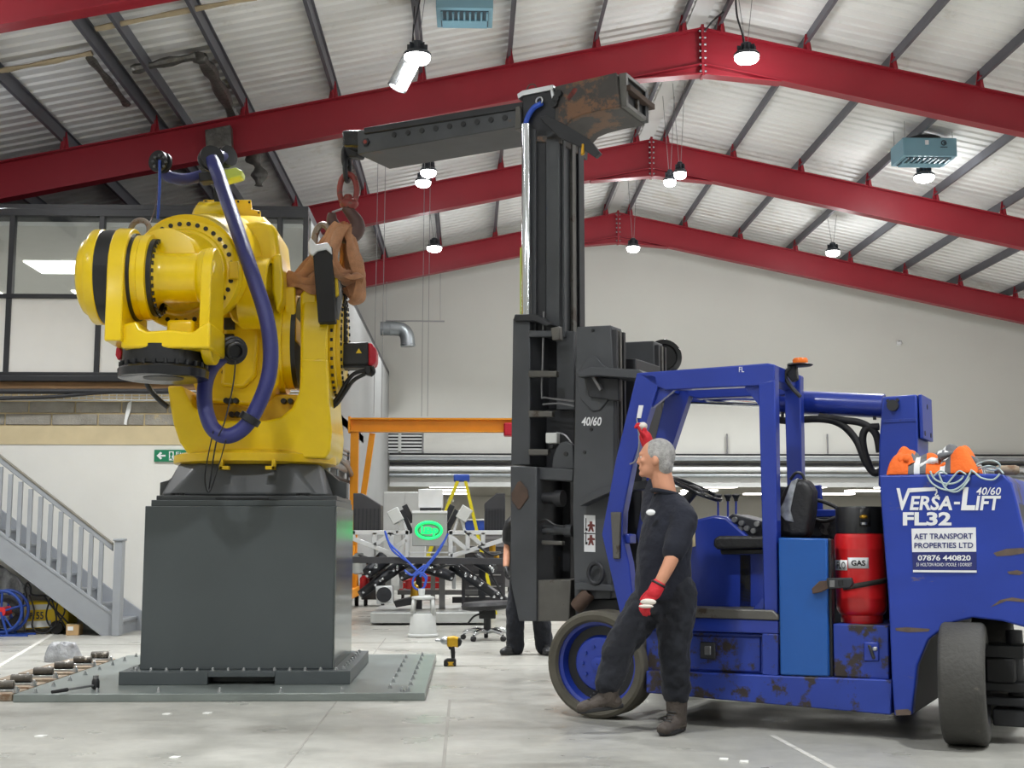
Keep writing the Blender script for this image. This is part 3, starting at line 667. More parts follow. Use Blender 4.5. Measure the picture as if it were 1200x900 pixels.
# base casting
zb0, zb1, zt = BZ1+.05, pz(579), pz(546); cx = rc.x
mb = MB(); mb.box((at(186, 580, 10.8).x, 10.72, zb0), (at(396, 580, 10.8).x, 12.0, zb0+.04)); bc = mb.build('base_plate', 'robot_grey', R, .006)
def octa(h, c, z): return [(cx+sx*a, YC+sy*b, z) for sx, sy, a, b in ((-1, -1, h-c, h), (1, -1, h-c, h), (1, -1, h, h-c), (1, 1, h, h-c), (1, 1, h-c, h), (-1, 1, h-c, h), (-1, 1, h, h-c), (-1, -1, h, h-c))]
mb = MB(); A = octa(.70, .1, zb0+.04); B = octa(.60, .22, zt); A = [V(p) for p in A]; B = [V(p) for p in B]
A = [V((cx+(p.x-cx), YC+(p.y-YC)*.88, p.z)) for p in A]; B = [V((cx+(p.x-cx), YC+(p.y-YC)*.88, p.z)) for p in B]
mb.add(A+B, [tuple(range(7, -1, -1)), tuple(range(8, 16))]+[(i, (i+1) % 8, 8+(i+1) % 8, 8+i) for i in range(8)]); mb.build('base_casting', 'robot_grey', R, .03, seg=3)
for s in (-1, 1):
    mb = MB(); mb.prism([V((cx+s*a, YC-.1, z)) for a, z in ((.60, zb0+.04), (.81, zb0+.04), (.81, zb0+.17), (.74, zb0+.19), (.60, zt-.02))], (0, .2, 0)); mb.build('base_gusset', 'robot_grey', R, .006)
mb = MB()
for k in (-2.9, -2.7, -2.5, 2.3, 2.5, 2.7): mb.cyl((cx+k*.2, 10.76, zb0+.04), (cx+k*.2, 10.76, zb0+.06), .022, n=6)
mb.build('base_bolts', 'black', R)
mb = MB(); mb.box((cx-.22, 10.715, zb0+.006), (cx+.42-.2, 10.722, zb0+.02)); mb.build('vent_slot', 'black', R)
# turntable flange
mb = MB(); zf0, zf1 = pz(545), pz(536); mb.lathe([(.62, zf0-.02), (.70, zf0), (.705, zf0+.02), (.70, zf1), (.6, zf1+.03)], (cx, YC, 0), (0, 0, 1), 64); tf = mb.build('turntable_flange', 'yellow_dull', R)
for x in (262, 316):
    mb = MB(); p = at(x, 547, 10.68); mb.box((p.x-.03, 10.64, p.z-.025), (p.x+.05, 10.72, p.z+.005)); mb.box((p.x-.03 if x < 300 else p.x+.02, 10.64, p.z-.025), (p.x if x < 300 else p.x+.05, 10.72, p.z+.06)); mb.build('stop_lug', 'yellow_dull', tf, .004)
# turret: U-shaped cradle
U = [(196, 452), (199, 475), (203, 497), (210, 518), (219, 531), (226, 537), (382, 537), (387, 528), (389, 505), (385.5, 470), (384, 420), (352, 420), (352, 445), (350, 460), (342, 478), (328, 489), (310, 493), (258, 493), (240, 488), (226, 476), (217, 460), (214, 452)]
mb = MB(); mb.prism(px(U, 10.85), (0, 1.05, 0)); mb.build('turret', 'yellow', R, .02, seg=3)
mb = MB(); P = px([(214, 520), (214, 462), (355, 462), (355, 520)], 11.2); mb.prism(P, (0, .5, 0)); mb.build('turret_web', 'yellow_dull', R, .02)
# shoulder housing, axis across the picture
def X(x, y=402, Y=YC): return at(x, y, Y).x
zc = pz(402, YC, 375); ax = V((1, 0, 0))
sh = MB(); x0 = at(352, 402, 10.86).x; wsh = at(384, 402, 10.86).x-x0; rs_ = .505; zl_ = pz(520, 10.85, 375)
P = [V((x0, YC-rs_*math.cos(PI*i/20), zc+rs_*math.sin(PI*i/20))) for i in range(21)]+[V((x0, YC+rs_, zl_)), V((x0, YC-rs_, zl_))]
sh.prism(P, (wsh, 0, 0)); so = sh.build('shoulder_housing', 'yellow', R, .025, seg=3)
sh = MB(); sh.lathe([(.46, 0), (.465, .015), (.465, .05), (.45, .06), (.43, .06), (.43, .095), (.2, .10)], (x0+wsh, YC, zc), ax, 48); sg = sh.build('shoulder_cover', 'yellow_dull', R)
b0 = None
for k in range(36):
    an = 2*PI*k/36; p = V((x0+wsh+.098, YC+.39*math.cos(an), zc+.39*math.sin(an)))
    if b0 is None: q = MB(); q.cyl(p-V((.01, 0, 0)), p+V((.012, 0, 0)), .016, n=6); b0 = q.build('bolt', 'black', sg); pb = p
    else: again(b0, p-pb, sg)
for k in range(36):
    an = 2*PI*(k+.5)/36; p = V((x0+wsh+.027, YC+.467*math.cos(an), zc+.467*math.sin(an))); again(b0, p-pb, sg)
# lug on top of the shoulder and cable chain on its outer face
mb = MB(); mb.prism(px([(352, 400), (352, 345), (357, 338), (365, 342), (371, 336), (371, 400)], 10.95), (0, .5, 0)); mb.build('shoulder_lug', 'yellow', R, .02)
mb = MB(); mb.prism(px([(393, 400), (393, 332), (400, 332), (401, 400)], 11.1), (0, .3, 0)); mb.build('chain_guide', 'steel', R, .006)
cl0 = None
for k in range(10):
    y = 334+k*7
    for x, Y in ((398, 11.02), (405, 11.25)):
        p = at(x, y, Y)
        if cl0 is None: q = MB(); q.box(p-V((.02, .02, .018)), p+V((.02, .02, .018))); cl0 = q.build('chain_link', 'black', R, .004); cp = p
        else: again(cl0, p-cp, R)
mb = MB(); mb.prism(px([(400, 332), (405, 332), (406, 400), (401, 400)], 11.2), (0, .1, 0)); mb.build('chain_strip', 'black', R)
# shoulder motor
mb = MB(); mb.prism(px([(393, 402), (432, 400), (433, 424), (431, 428), (393, 428)], 11.2), (0, .26, 0)); mo = mb.build('motor', 'black', R, .02)
mb = MB(); mb.prism(px([(431, 401), (436, 402), (438, 406), (441, 408), (441, 424), (437, 428), (431, 428)], 11.2), (0, .26, 0)); mb.build('motor_cap', 'red_end', mo, .02)
mb = MB(); mb.prism(px([(417, 414), (420.5, 408), (424, 414)], 11.196), (0, .004, 0)); mb.build('warning_triangle', 'yellow_sign', mo, smooth=0)
mb = MB(); mb.prism(px([(396, 428), (430, 428), (430, 431), (396, 431)], 11.22), (0, .2, 0)); mb.build('motor_foot', 'black', mo, .004)
mb = MB(); mb.prism(px([(427, 428), (436, 428), (435, 440), (427, 438)], 11.22), (0, .12, 0)); mb.build('connector', 'black', mo, .01)
for pts in ([(428, 434), (415, 438), (406, 448), (396, 465), (386, 477), (376, 480)], [(428, 438), (414, 446), (404, 460), (394, 474), (380, 482)], [(436, 430), (438, 436), (434, 440)]):
    mb = MB(); mb.tube(smoothpath(px(pts, 11.22), 5), .018, 8); mb.build('motor_cable', 'black', R)
# link arm between the turret cheeks
arm = [(244, 300), (232, 340), (226, 400), (222, 440), (230, 460), (245, 471), (290, 475), (313, 467), (326, 450), (334, 400), (333, 330), (326, 300)]
mb = MB(); mb.prism(px(arm, 11.0), (0, .72, 0)); la = mb.build('link_arm', 'yellow_dull', R, .035, seg=3)
mb = MB(); mb.prism(px([(262, 365), (300, 350), (303, 400), (300, 440), (285, 455), (258, 452), (262, 400)], 10.93), (0, .1, 0)); mb.build('link_rib', 'yellow_dull', la, .03)
for (x, y) in ((264, 437), (270, 437.5), (276, 437), (266, 470), (271, 470), (277, 470), (272, 486), (279, 486), (333, 470.5), (341, 470.5)):
    Y = 10.99 if y < 480 else 10.85
    if x > 330 or y > 480: Y = 11.18
    p = at(x, y, Y); q = MB(); q.cyl(p-V((0, .05, 0)), p+V((0, .03, 0)), .026, n=8); q.build('arm_bolt', 'black', R, .004)
# dark service openings between arm and wrist
for (x0_, y0_, x1_, y1_) in ((262, 372, 275, 386), (261, 391, 274, 402)):
    mb = MB(); mb.prism(px([(x0_, y0_), (x1_, y0_), (x1_, y1_), (x0_, y1_)], 10.9), (0, .12, 0)); mb.build('cable_port', 'black', R, .01)
mb = MB(); mb.prism(px([(262, 330), (285, 345), (281, 380), (272, 376), (262, 350)], 10.7), (0, .3, 0)); mb.build('casting_web', 'yellow_dull', R, .02)
# stepped discs between arm and shoulder
mb = MB(); x1 = X(334); mb.lathe([(.3, -.05), (.46, -.04), (.46, .03), (.42, .035), (.42, .10), (.40, .10)], (x1, YC, zc), ax, 48); mb.build('shoulder_disc', 'yellow', R)
mb = MB(); mb.lathe([(.41, .10), (.41, .14)], (x1, YC, zc), ax, 48); mb.build('shoulder_gap', 'black', R)
mb = MB(); mb.prism(px([(333, 345), (333, 336), (346, 336), (347, 400), (334, 400)], 11.0), (0, .5, 0)); mb.build('shoulder_block', 'yellow', R, .015)
# elbow casting
ze = at(270, 305, 11.3).z
mb = MB(); xe0 = at(228, 305, 11.3).x; L = at(322, 305, 11.3).x-xe0
mb.lathe([(.2, 0), (.36, .03), (.41, .12), (.42, L*.5), (.40, L-.1), (.3, L)], (xe0, 11.35, ze), ax, 40); mb.build('elbow_housing', 'yellow', R)
mb = MB(); mb.prism(px([(276, 262), (300, 257), (319, 259), (325, 272), (328, 300), (330, 332), (326, 348), (312, 345), (288, 330), (270, 300)], 10.85), (0, .75, 0)); mb.build('elbow_casting', 'yellow', R, .07, seg=4)
mb = MB(); mb.prism(px([(318, 300), (329, 296), (332, 330), (331, 352), (324, 365), (318, 340)], 10.8), (0, .5, 0)); mb.build('elbow_rib', 'yellow', R, .025, seg=3)
# top bracket plates
mb = MB(); mb.prism(px([(238, 234), (294, 234), (295, 245), (305, 247), (306, 264), (298, 268), (240, 262)], 11.3), (0, .04, 0)); tb = mb.build('top_bracket', 'yellow_dull', R, .006)
for (x, y) in ((241, 236), (279, 236), (292, 237), (303, 249)):
    q = MB(); p = at(x, y, 11.29); q.cyl(p, p+V((0, .02, 0)), .01, n=6); q.build('bracket_bolt', 'black', tb)
mb = MB(); mb.lathe([(.36, 0), (.40, .03), (.40, .28), (.36, .32)], at(232, 290, 11.1)-V((.0, 0, 0)), (1, 0, .0), 40); mb.build('elbow_boss', 'yellow', R)
# hollow tube end
p = at(284, 344, 10.8); mb = MB(); mb.lathe([(.30, 0), (.305, .02), (.305, .235), (.295, .245), (.265, .245), (.262, .05), (.1, .04)], p, ax, 40, caps=False); mb.build('hollow_tube', 'yellow', R)
mb = MB(); mb.lathe([(.261, .0), (.261, .238)], p, ax, 40, caps=False); mb.v = mb.v; mb.f = [f[::-1] for f in mb.f]; mb.lathe([(.26, .06), (.06, .06)], p, ax, 32, caps=False); mb.build('tube_bore', 'steel', R)
# forearm cone and bolted flange
D = at(214, 319, 10.2); E = at(268, 304, 11.3); a = (D-E).normalized(); ln = (D-E).length
mb = MB(); mb.lathe([(.40, 0), (.43, ln*.3), (.44, ln*.62), (.455, ln-.14)], E, a, 56); mb.build('forearm', 'yellow', R)
fa = V((-.06, -1, 0)).normalized()
mb = MB(); mb.lathe([(.43, -.14), (.455, -.13), (.455, -.02), (.445, -.01), (.36, 0.0), (.345, .02), (.2, .05)], D, fa, 64); fl = mb.build('forearm_flange', 'yellow', R)
fx, fy, fz = basis(fa); b0 = None
for k in range(34):
    an = 2*PI*k/34; p = D+(fx*math.cos(an)+fy*math.sin(an))*.398
    if b0 is None: q = MB(); q.cyl(p-fa*.02, p+fa*.004, .0185, n=10); b0 = q.build('flange_bolt_hole', 'black', fl); pb = p
    else: again(b0, p-pb, fl)
mb = MB(); mb.prism(px([(268, 306), (279, 306), (279, 326), (268, 327)], 10.14), (0, .06, 0)); mb.build('flange_tab', 'yellow_dull', fl, .008)
# wrist barrel to the flange
mb = MB(); mb.lathe([(.33, 0), (.30, .10), (.26, .22), (.24, .5)], D, fa, 40); mb.build('wrist_neck', 'yellow', R)
YW = 9.75; k = YW/1490; wo = at(98, 325, YW)
def wl(prof, name, mt, par=R, n=56):
    q = MB(); q.lathe([(r*k, h*k) for h, r in prof], wo, ax, n); return q.build(name, mt, par)
wl([(0, 20), (1, 38), (4, 43.5), (8, 46), (16, 46.5)], 'wrist_end_cap', 'yellow')
wl([(13, 50), (14, 54.5), (16, 56), (25, 56), (26, 55)], 'wrist_ring', 'yellow')
wl([(25, 54), (25.5, 55), (43.5, 55), (44, 54)], 'wrist_band', 'black')
wl([(58, 51), (58.5, 51.5), (65, 51.5), (65.5, 50)], 'wrist_seal', 'black')
wl([(64, 48), (64.5, 49.5), (72, 49.5), (73, 50.5), (82, 50), (83, 44)], 'wrist_collar', 'yellow')
br = wl([(82, 45.5), (88, 45.5), (88, 40), (82, 40)], 'bolt_ring', 'black'); b0 = None
for j in range(30):
    an = 2*PI*j/30; p = wo+V((89*k, 42.5*k*math.cos(an), 42.5*k*math.sin(an)))
    if b0 is None: q = MB(); q.cyl(p, p+V((.014, 0, 0)), .017, n=6); b0 = q.build('bolt', 'black_gloss', br); pb = p
    else: again(b0, p-pb, br)
wl([(80, 38), (84, 36), (90, 30), (96, 29), (135, 29), (140, 34), (150, 36), (152, 34)], 'wrist_barrel', 'yellow')
mb = MB(); mb.prism(px([(184, 298), (222, 292), (222, 352), (184, 354)], YW), (0, .4, 0)); mb.build('wrist_block', 'yellow', R, .06, seg=4)
# fork: two ears and a cross beam
def ear(x, th, yt, yb, hd, name, cyy, rr):
    z1, z0 = at(x, cyy, YW).z, at(x, yb, YW).z; P = []
    for i in range(13): an = PI*i/12; P.append(V((at(x, cyy, YW).x, YW+rr*math.cos(an), z1+rr*math.sin(an))))
    if hd: P += [V((P[0].x, YW-rr*math.cos(PI*i/12), z0+hd-hd*math.sin(PI*i/12))) for i in range(13)]
    else: P += [V((P[0].x, YW-rr, z0)), V((P[0].x, YW+rr, z0))]
    q = MB(); q.prism(P, (th, 0, 0)); return q.build(name, 'yellow', R, .012, seg=3)
ear(141, 19*k, 268, 408, 0, 'fork_ear', 325, 57*k)
ear(243, 12*k, 290, 428, .25, 'fork_ear', 331, .262)
mb = MB(); mb.prism(px([(141, 380), (160, 376), (164, 384), (172, 388), (200, 386), (226, 389), (234, 382), (246, 376), (246, 408), (141, 408)], YW-.3), (0, .6, 0)); mb.build('fork_beam', 'yellow', R, .02, seg=3)
mb = MB(); mb.prism(px([(195, 374), (227, 374), (228, 395), (194, 395)], YW-.05), (0, .25, 0)); mb.build('fork_gearbox', 'yellow', R, .03, seg=3)
# tool flange
zc_ = at(192, 430, YW).z; tx = at(192, 430, YW).x
mb = MB(); mb.lathe([(.27, .15), (.305, .14), (.305, .0), (.29, -.01)], (tx, YW, zc_), (0, 0, 1), 48); mb.build('flange_drum', 'black', R)
mb = MB(); mb.lathe([(.16, -.085), (.30, -.10), (.335, -.09), (.34, -.03), (.325, -.012), (.25, -.006)], (tx, YW, zc_), (0, 0, 1), 48); tfl = mb.build('tool_flange', 'black_gloss', R)
mb = MB(); mb.lathe([(.15, -.09), (.15, -.084)], (tx, YW, zc_), (0, 0, 1), 32); mb.build('flange_bore', 'black', tfl)
b0 = None
for j in range(24):
    an = 2*PI*j/24; p = V((tx+.315*math.cos(an), YW+.315*math.sin(an), zc_-.01))
    if b0 is None: q = MB(); q.cyl(p, p+V((0, 0, .035)), .016, n=6); b0 = q.build('bolt', 'black', tfl); pb = p
    else: again(b0, p-pb, tfl)
mb = MB(); mb.prism(px([(136, 407), (140, 406), (143, 412), (142, 420), (138, 422), (135, 416)], YW), (0, .08, 0)); mb.build('red_connector', 'red_end', R, .008)
# lifting eyes and black counter slab
for (x, y, r, Y, h, tr) in ((164, 270, .085, 10.4, 1.0, .024), (378, 282, .075, 11.0, 1.9, .03)):
    p = at(x, y, Y); q = MB(); q.ring(p, (.25, 1, 0), r, tr, 24, 8, h); q.build('lifting_eye', 'shackle', R)
mb = MB(); mb.prism(px([(366, 290), (389, 289), (393, 377), (373, 378)], 10.75), (0, .14, 0)); mb.build('bumper_slab', 'rubber', R, .006)
mb = MB(); mb.prism(px([(388, 300), (394, 300), (397, 345), (393, 348)], 10.9), (0, .2, 0)); mb.build('slab_bracket', 'yellow', R, .006)
mb = MB(); mb.prism(px([(383, 289), (396, 305), (401, 345), (397, 376), (390, 370)], 10.95), (0, .1, 0)); mb.build('slab_backing', 'steel', R, .006)
# dress pack: post, rings, hoses
mb = MB(); mb.prism(px([(250, 198), (257, 198), (259, 243), (251, 243)], 11.1), (0, .05, 0)); mb.build('hose_post', 'black', R, .004)
mb = MB(); mb.prism(px([(243, 243), (262, 243), (262, 247), (243, 247)], 11.0), (0, .2, 0)); mb.build('post_foot', 'steel', R, .004)
def grommet(p, axis, r, name='hose_ring'):
    q = MB(); q.lathe([(r*.62, -.05), (r*.98, -.045), (r, -.02), (r*.8, -.012), (r*.8, .012), (r, .02), (r*.98, .045), (r*.62, .05)], p, axis, 28); return q.build(name, 'black', R)
g = grommet(at(188, 190, 10.9), (-.5, -1, 0), .095); q = MB(); p = at(187, 190, 10.84)
for j in range(8):
    an = 2*PI*j/8; c = p+V((math.cos(an)*.055, -.02, math.sin(an)*.055)); q.cyl(c, c+V((0, .03, 0)), .012, n=8)
q.build('ring_holes', 'robot_grey', g)
grommet(at(247, 186, 10.75), (.55, -1, .2), .105); grommet(at(265, 184, 11.0), (.8, -.6, .1), .095)
mb = MB(); mb.tube([at(247, 185, 10.75), at(256, 184, 10.9), at(265, 184, 11.05)], .062, 14); mb.build('hose', 'hose', R)
mb = MB(); mb.tube(smoothpath([at(190, 196, 10.95), at(195, 205, 10.98), at(205, 209, 11), at(220, 210, 11.05), at(236, 206, 11.1)], 5), .052, 14); mb.build('hose', 'hose', R)
mb = MB(); mb.prism(px([(232, 202), (250, 199), (250, 211), (234, 213)], 11.0), (0, .14, 0)); mb.build('hose_clamp', 'black', R, .01)
mb = MB(); mb.prism(px([(258, 199), (276, 196), (284, 200), (283, 206), (262, 212), (257, 210)], 10.95), (0, .16, 0)); mb.build('air_unit', 'green_tape', R, .012)
hp = [(248, 187, 10.72), (254, 200, 10.66), (263, 226, 10.5), (279, 272, 10.2), (296, 322, 9.95), (311, 368, 9.86), (317, 405, 9.85), (315, 440, 9.85), (303, 474, 9.85), (287, 500, 9.85), (267, 511, 9.85), (250, 503, 9.88), (241, 480, 9.92), (240, 455, 9.98), (246, 434, 10.05), (258, 420, 10.12), (270, 414, 10.18)]
mb = MB(); mb.tube(smoothpath([at(x, y, Y) for x, y, Y in hp], 6), .06, 18); mb.build('main_hose', 'hose', R)
d = (at(296, 486, 9.85)-at(287, 500, 9.85)).normalized(); p = at(293, 491, 9.85); mb = MB(); mb.lathe([(.066, -.03), (.085, -.025), (.085, .025), (.066, .03)], p, d, 20); mb.build('hose_band', 'black', R)
p = at(274, 411, 10.1); dr = V((.35, -.9, -.2)); mb = MB(); mb.lathe([(.07, -.14), (.10, -.12), (.105, -.09), (.09, -.08), (.11, -.06), (.115, -.03), (.10, -.02), (.095, .02), (.075, .03), (.07, .07), (.055, .08), (.05, .02), (.03, .02)], p, dr, 28); mb.build('hose_coupler', 'black', R)
mb = MB(); mb.tube(smoothpath([at(276, 424, 9.98), at(273, 452, 9.9), at(263, 495, 9.75), at(253, 520, 9.9), at(245, 573, 10.6)], 5), .006, 6); mb.build('thin_wire', 'cable', R)
mb = MB(); mb.tube(smoothpath([at(250, 505, 9.78), at(241, 550, 10.4), at(241, 570, 10.55), at(246, 576, 10.6), at(255, 550, 10.4), at(265, 515, 9.75)], 5), .005, 6); mb.build('thin_wire', 'cable', R)
mb = MB(); mb.tube(smoothpath([at(172, 449, 10.9), at(177, 458, 10.9), at(188, 470, 10.85), at(197, 477, 10.84)], 5), .022, 8); mb.build('turret_cable', 'black', R)
mb = MB(); mb.tube(smoothpath([at(187, 188, 10.82), at(187, 220, 10.78), at(185, 257, 10.7)], 5), .013, 8); mb.build('blue_cord', 'blue_cord', R)
mb = MB(); mb.tube(smoothpath([at(186, 200, 10.82), at(183, 240, 10.8), at(174, 264, 10.5)], 5), .005, 6); mb.build('thin_wire', 'hook_brown', R)

# ---- levelling pads beside the plate
for i, (x, y) in enumerate(((4, 802), (25, 794.5), (51, 786), (75, 779), (97, 772.5), (117, 767))):
    z = .10; p = gnd(x, y+1, z); base = gnd(x-2, y+10, 0)
    wrd = ('nearest the left edge of the picture', 'second from the left edge', 'third from the left edge', 'third from the stair', 'second closest to the stair', 'closest to the stair')[i]
    t = thing('levelling_pad', 'brown roller pad by the floor plate, '+wrd, 'pad', (base.x, base.y, 0), 'roller pads beside the floor plate')
    cxx, cyy = p.x+.02, p.y
    q = MB(); P = [V((cxx-.36, cyy-.17, 0)), V((cxx+.08, cyy-.17, 0))]+[V((cxx+.08+.30*math.cos(an), cyy+.17*math.sin(an), 0)) for an in [(-80+20*j)*PI/180 for j in range(9)]]+[V((cxx+.08, cyy+.17, 0)), V((cxx-.36, cyy+.17, 0))]
    P = [V((min(v.x, PX0-.03+(v.y-PY0)*0), v.y, v.z)) for v in P] if cyy > PY0-.2 else P
    q.prism(P, (0, 0, .055)); q.build('board', 'pad_wood', t, .006)
    q = MB(); q.lathe([(.028, -.08), (.033, -.075), (.033, .075), (.028, .08)], (p.x, p.y, .105), (1, .1, 0), 16); q.build('roller', 'pad_roller', t)
    q = MB(); q.box((p.x-.11, p.y-.05, .055), (p.x+.11, p.y+.05, .072)); q.build('roller_cradle', 'zinc', t, .003)
    for dx in (-.1, .13):
        q = stud_mesh((p.x+dx, p.y-.09, .055), .045, .011); q.build('stud_bolt', 'zinc', t)
# wrapped bundle on the floor
p = gnd(73, 775); q = MB(); vs = []; n = 28
prof = [(.19, 0), (.195, .02), (.175, .08), (.15, .14), (.135, .17), (.07, .18), (.01, .18)]
for (r, h) in prof:
    for j in range(n):
        an = 2*PI*j/n; rr = r*(1+.06*math.sin(5*an+h*20)+.04*math.sin(9*an)); vs.append(p+V((rr*math.cos(an)*.92, rr*math.sin(an)*.7, h+.012*math.sin(7*an)*(h > 0))))
q.add(vs, [(j*n+i, j*n+(i+1) % n, (j+1)*n+(i+1) % n, (j+1)*n+i) for j in range(len(prof)-1) for i in range(n)]); tag(q.build('wrapped_bundle', 'sheet_wrap', smooth=50), 'grey bundle wrapped in clear film standing on the floor before the stair', 'bundle')
# ================================================================ forklift truck
FA = math.radians(29.56); UD = V((-math.cos(FA), math.sin(FA), 0)); VD = V((math.sin(FA), math.cos(FA), 0)); FO = gnd(697, 843); UP = V((0, 0, 1))
def fk(x, y, v): return onplane(x, y, FO+VD*v, VD)
def fp(l, v): return [fk(x, y, v) for x, y in l]
def loc(u, v, w_): return FO+UD*u+VD*v+UP*w_
def uw(x, y, v): p = fk(x, y, v)-FO; return p.dot(UD), p.z
K = thing('forklift_truck', 'blue and black counterbalance forklift truck with raised boom mast', 'forklift', tuple(FO))
def slab(l, v, th, name, mt, par=None, bevel=.008, seg=2):
    q = MB(); q.prism(fp(l, v), VD*th); return q.build(name, mt, par or K, bevel, seg=seg)
# --- wheels
def front_wheel(v0, s):
    c = loc(0, v0, .362); q = MB(); a = VD*s
    q.lathe([(.285, .03), (.30, .008), (.335, 0), (.355, .012), (.362, .035), (.362, .25), (.35, .275), (.30, .28), (.27, .28)], c, a, 48, caps=False); tw = q.build('tyre', 'tyre_side', K)
    q = MB(); q.lathe([(.286, .03), (.286, .05), (.265, .06), (.25, .13), (.10, .15)], c, a, 40, caps=False); q.v = q.v; rim = q.build('rim', 'blue', K)
    q = MB(); q.lathe([(.20, .15), (.19, .11), (.175, .085), (.16, .08), (.05, .075), (.045, .05), (.03, .045), (.005, .045)], c, a, 36, caps=False); q.build('hub', 'blue', K)
    x, y, z = basis(a)
    for j in range(10):
        an = 2*PI*j/10; p = c+a*.08+(x*math.cos(an)+y*math.sin(an))*.12; q = MB(); q.cyl(p, p-a*.015, .012, n=6); q.build('wheel_nut', 'blue_worn', rim)
    q = MB(); q.lathe([(.28, .12), (.28, .28)], c, a, 32); q.build('rim_back', 'black', K)
front_wheel(0, 1); front_wheel(1.93, -1)
def rear_wheel(c, a, rim=True):
    a = V(a).normalized(); q = MB(); q.lathe([(.24, -.128), (.33, -.128), (.35, -.118), (.36, -.10), (.36, .10), (.35, .118), (.33, .128), (.24, .128)], c, a, 48, caps=False); q.build('tyre', 'tyre', K)
    q = MB(); q.lathe([(.24, -.128), (.22, -.10), (.05, -.08)], c, a, 32, caps=False); q.f = [f[::-1] for f in q.f]; q.lathe([(.24, .128), (.22, .10), (.05, .08)], c, a, 32, caps=False); q.build('rim', 'mast_dark', K)
c = gnd(1134, 873); c.z = .36
rear_wheel(c, (math.cos(math.radians(25)), -math.sin(math.radians(25)), 0)); rear_wheel(c+VD*1.3, (math.cos(math.radians(25)), -math.sin(math.radians(25)), 0))
# steering axle parts beside the rear wheel
for (dx, z0, z1, wd, mt) in ((.30, .50, .58, .12, 'black'), (.33, .30, .36, .17, 'black'), (.32, .22, .27, .14, 'mast_dark'), (.28, .36, .50, .08, 'rubber'), (.34, .10, .2, .11, 'mast_dark')):
    p = c+V((dx, .12, 0)); q = MB(); q.obox(V((p.x, p.y, (z0+z1)/2)), UD*wd, VD*.12, UP*(z1-z0)/2); q.build('axle_part', mt, K, .01)
q = MB(); q.cyl(c+VD*.15, c+VD*1.15, .07, n=12); q.build('rear_axle', 'mast_dark', K)
q = MB(); q.cyl(c+V((.36, .12, -.27)), c+V((.36, .12, .3)), .05, n=14); q.build('king_pin', 'mast_dark', K)
# --- chassis
slab([(757, 786), (1045, 797), (1044, 838), (757, 812)], .02, .22, 'chassis_rail', 'blue_worn'); slab([(757, 786), (1045, 797), (1044, 838), (757, 812)], 1.7, .2, 'chassis_rail', 'blue_worn') if 0 else None
u0, _ = uw(760, 800, .02); u1, _ = uw(1044, 800, .02)
q = MB(); q.obox(loc((u0+u1)/2, .97, .30), UD*(u0-u1)/2, VD*.74, UP*.05); q.build('underbody', 'black', K, .01)
q = MB(); q.obox(loc((u0+u1)/2, 1.80, .29), UD*(u0-u1)/2, VD*.11, UP*.10); q.build('chassis_rail', 'blue_worn', K, .01)
slab([(742, 722), (760, 722), (760, 814), (750, 800)], .3, .5, 'front_panel', 'blue_worn')
slab([(757, 722), (912, 727), (912, 743), (757, 738)], .03, .30, 'side_rail', 'blue')
slab([(757, 711), (905, 715), (912, 722), (912, 727), (757, 722)], .02, .75, 'cab_step', 'mast_worn')
slab([(757, 738), (895, 743), (895, 790), (757, 786)], .08, .30, 'side_locker', 'blue_worn')
slab([(893, 742), (912, 743), (912, 793), (893, 791)], .03, .3, 'locker_post', 'blue_worn')
dr = slab([(786, 744), (891, 747), (891, 788), (786, 784)], .065, .03, 'locker_door', 'blue_worn'); slab([(820, 752), (838, 753), (838, 773), (820, 772)], .05, .03, 'latch', 'mast_dark', dr)
slab([(825, 757), (833, 757), (833, 768), (825, 768)], .045, .02, 'latch_tongue', 'steel', dr)
# --- cabinet and cylinder shelf
cb = slab([(912, 630), (969, 631), (971, 793), (914, 791)], .02, .10, 'side_cabinet', 'blue_panel', bevel=.01)
slab([(969, 631), (974, 632), (976, 793), (971, 793)], .05, .08, 'cabinet_edge', 'black')
bx = slab([(976, 731), (1041, 733), (1042, 797), (977, 793)], .06, .6, 'cylinder_shelf', 'blue_worn')
slab([(1012, 752), (1030, 753), (1030, 775), (1012, 775)], .05, .02, 'latch', 'blue', bx); slab([(1016, 756), (1020, 756), (1026, 772), (1022, 773)], .04, .03, 'latch_handle', 'mast_dark', bx); slab([(1022, 758), (1028, 758), (1028, 763), (1022, 763)], .04, .03, 'latch_handle', 'zinc', bx)
slab([(975, 633), (1040, 633), (1042, 732), (977, 731)], .62, .06, 'cylinder_backboard', 'mast_dark')
# engine between seat and counterweight
slab([(948, 606), (1030, 606), (1030, 720), (948, 720)], .9, .7, 'engine_cover', 'black'); slab([(944, 597), (985, 597), (985, 606), (944, 606)], .75, .1, 'hood_bar', 'blue')
for (x, y, r) in ((958, 620, .05), (968, 619, .045), (978, 621, .05), (976, 610, .03)):
    q = MB(); p = fk(x, y, .6); q.cyl(p, p+VD*.15, r, n=14); q.build('engine_part', 'machine_dark' if x != 968 else 'steel', K)
q = MB(); q.tube(smoothpath([fk(x, y, .55) for x, y in ((983, 605), (965, 611), (945, 603), (942, 592), (955, 586), (975, 592), (983, 598))], 5), .013, 8); q.build('engine_hose', 'rubber', K)
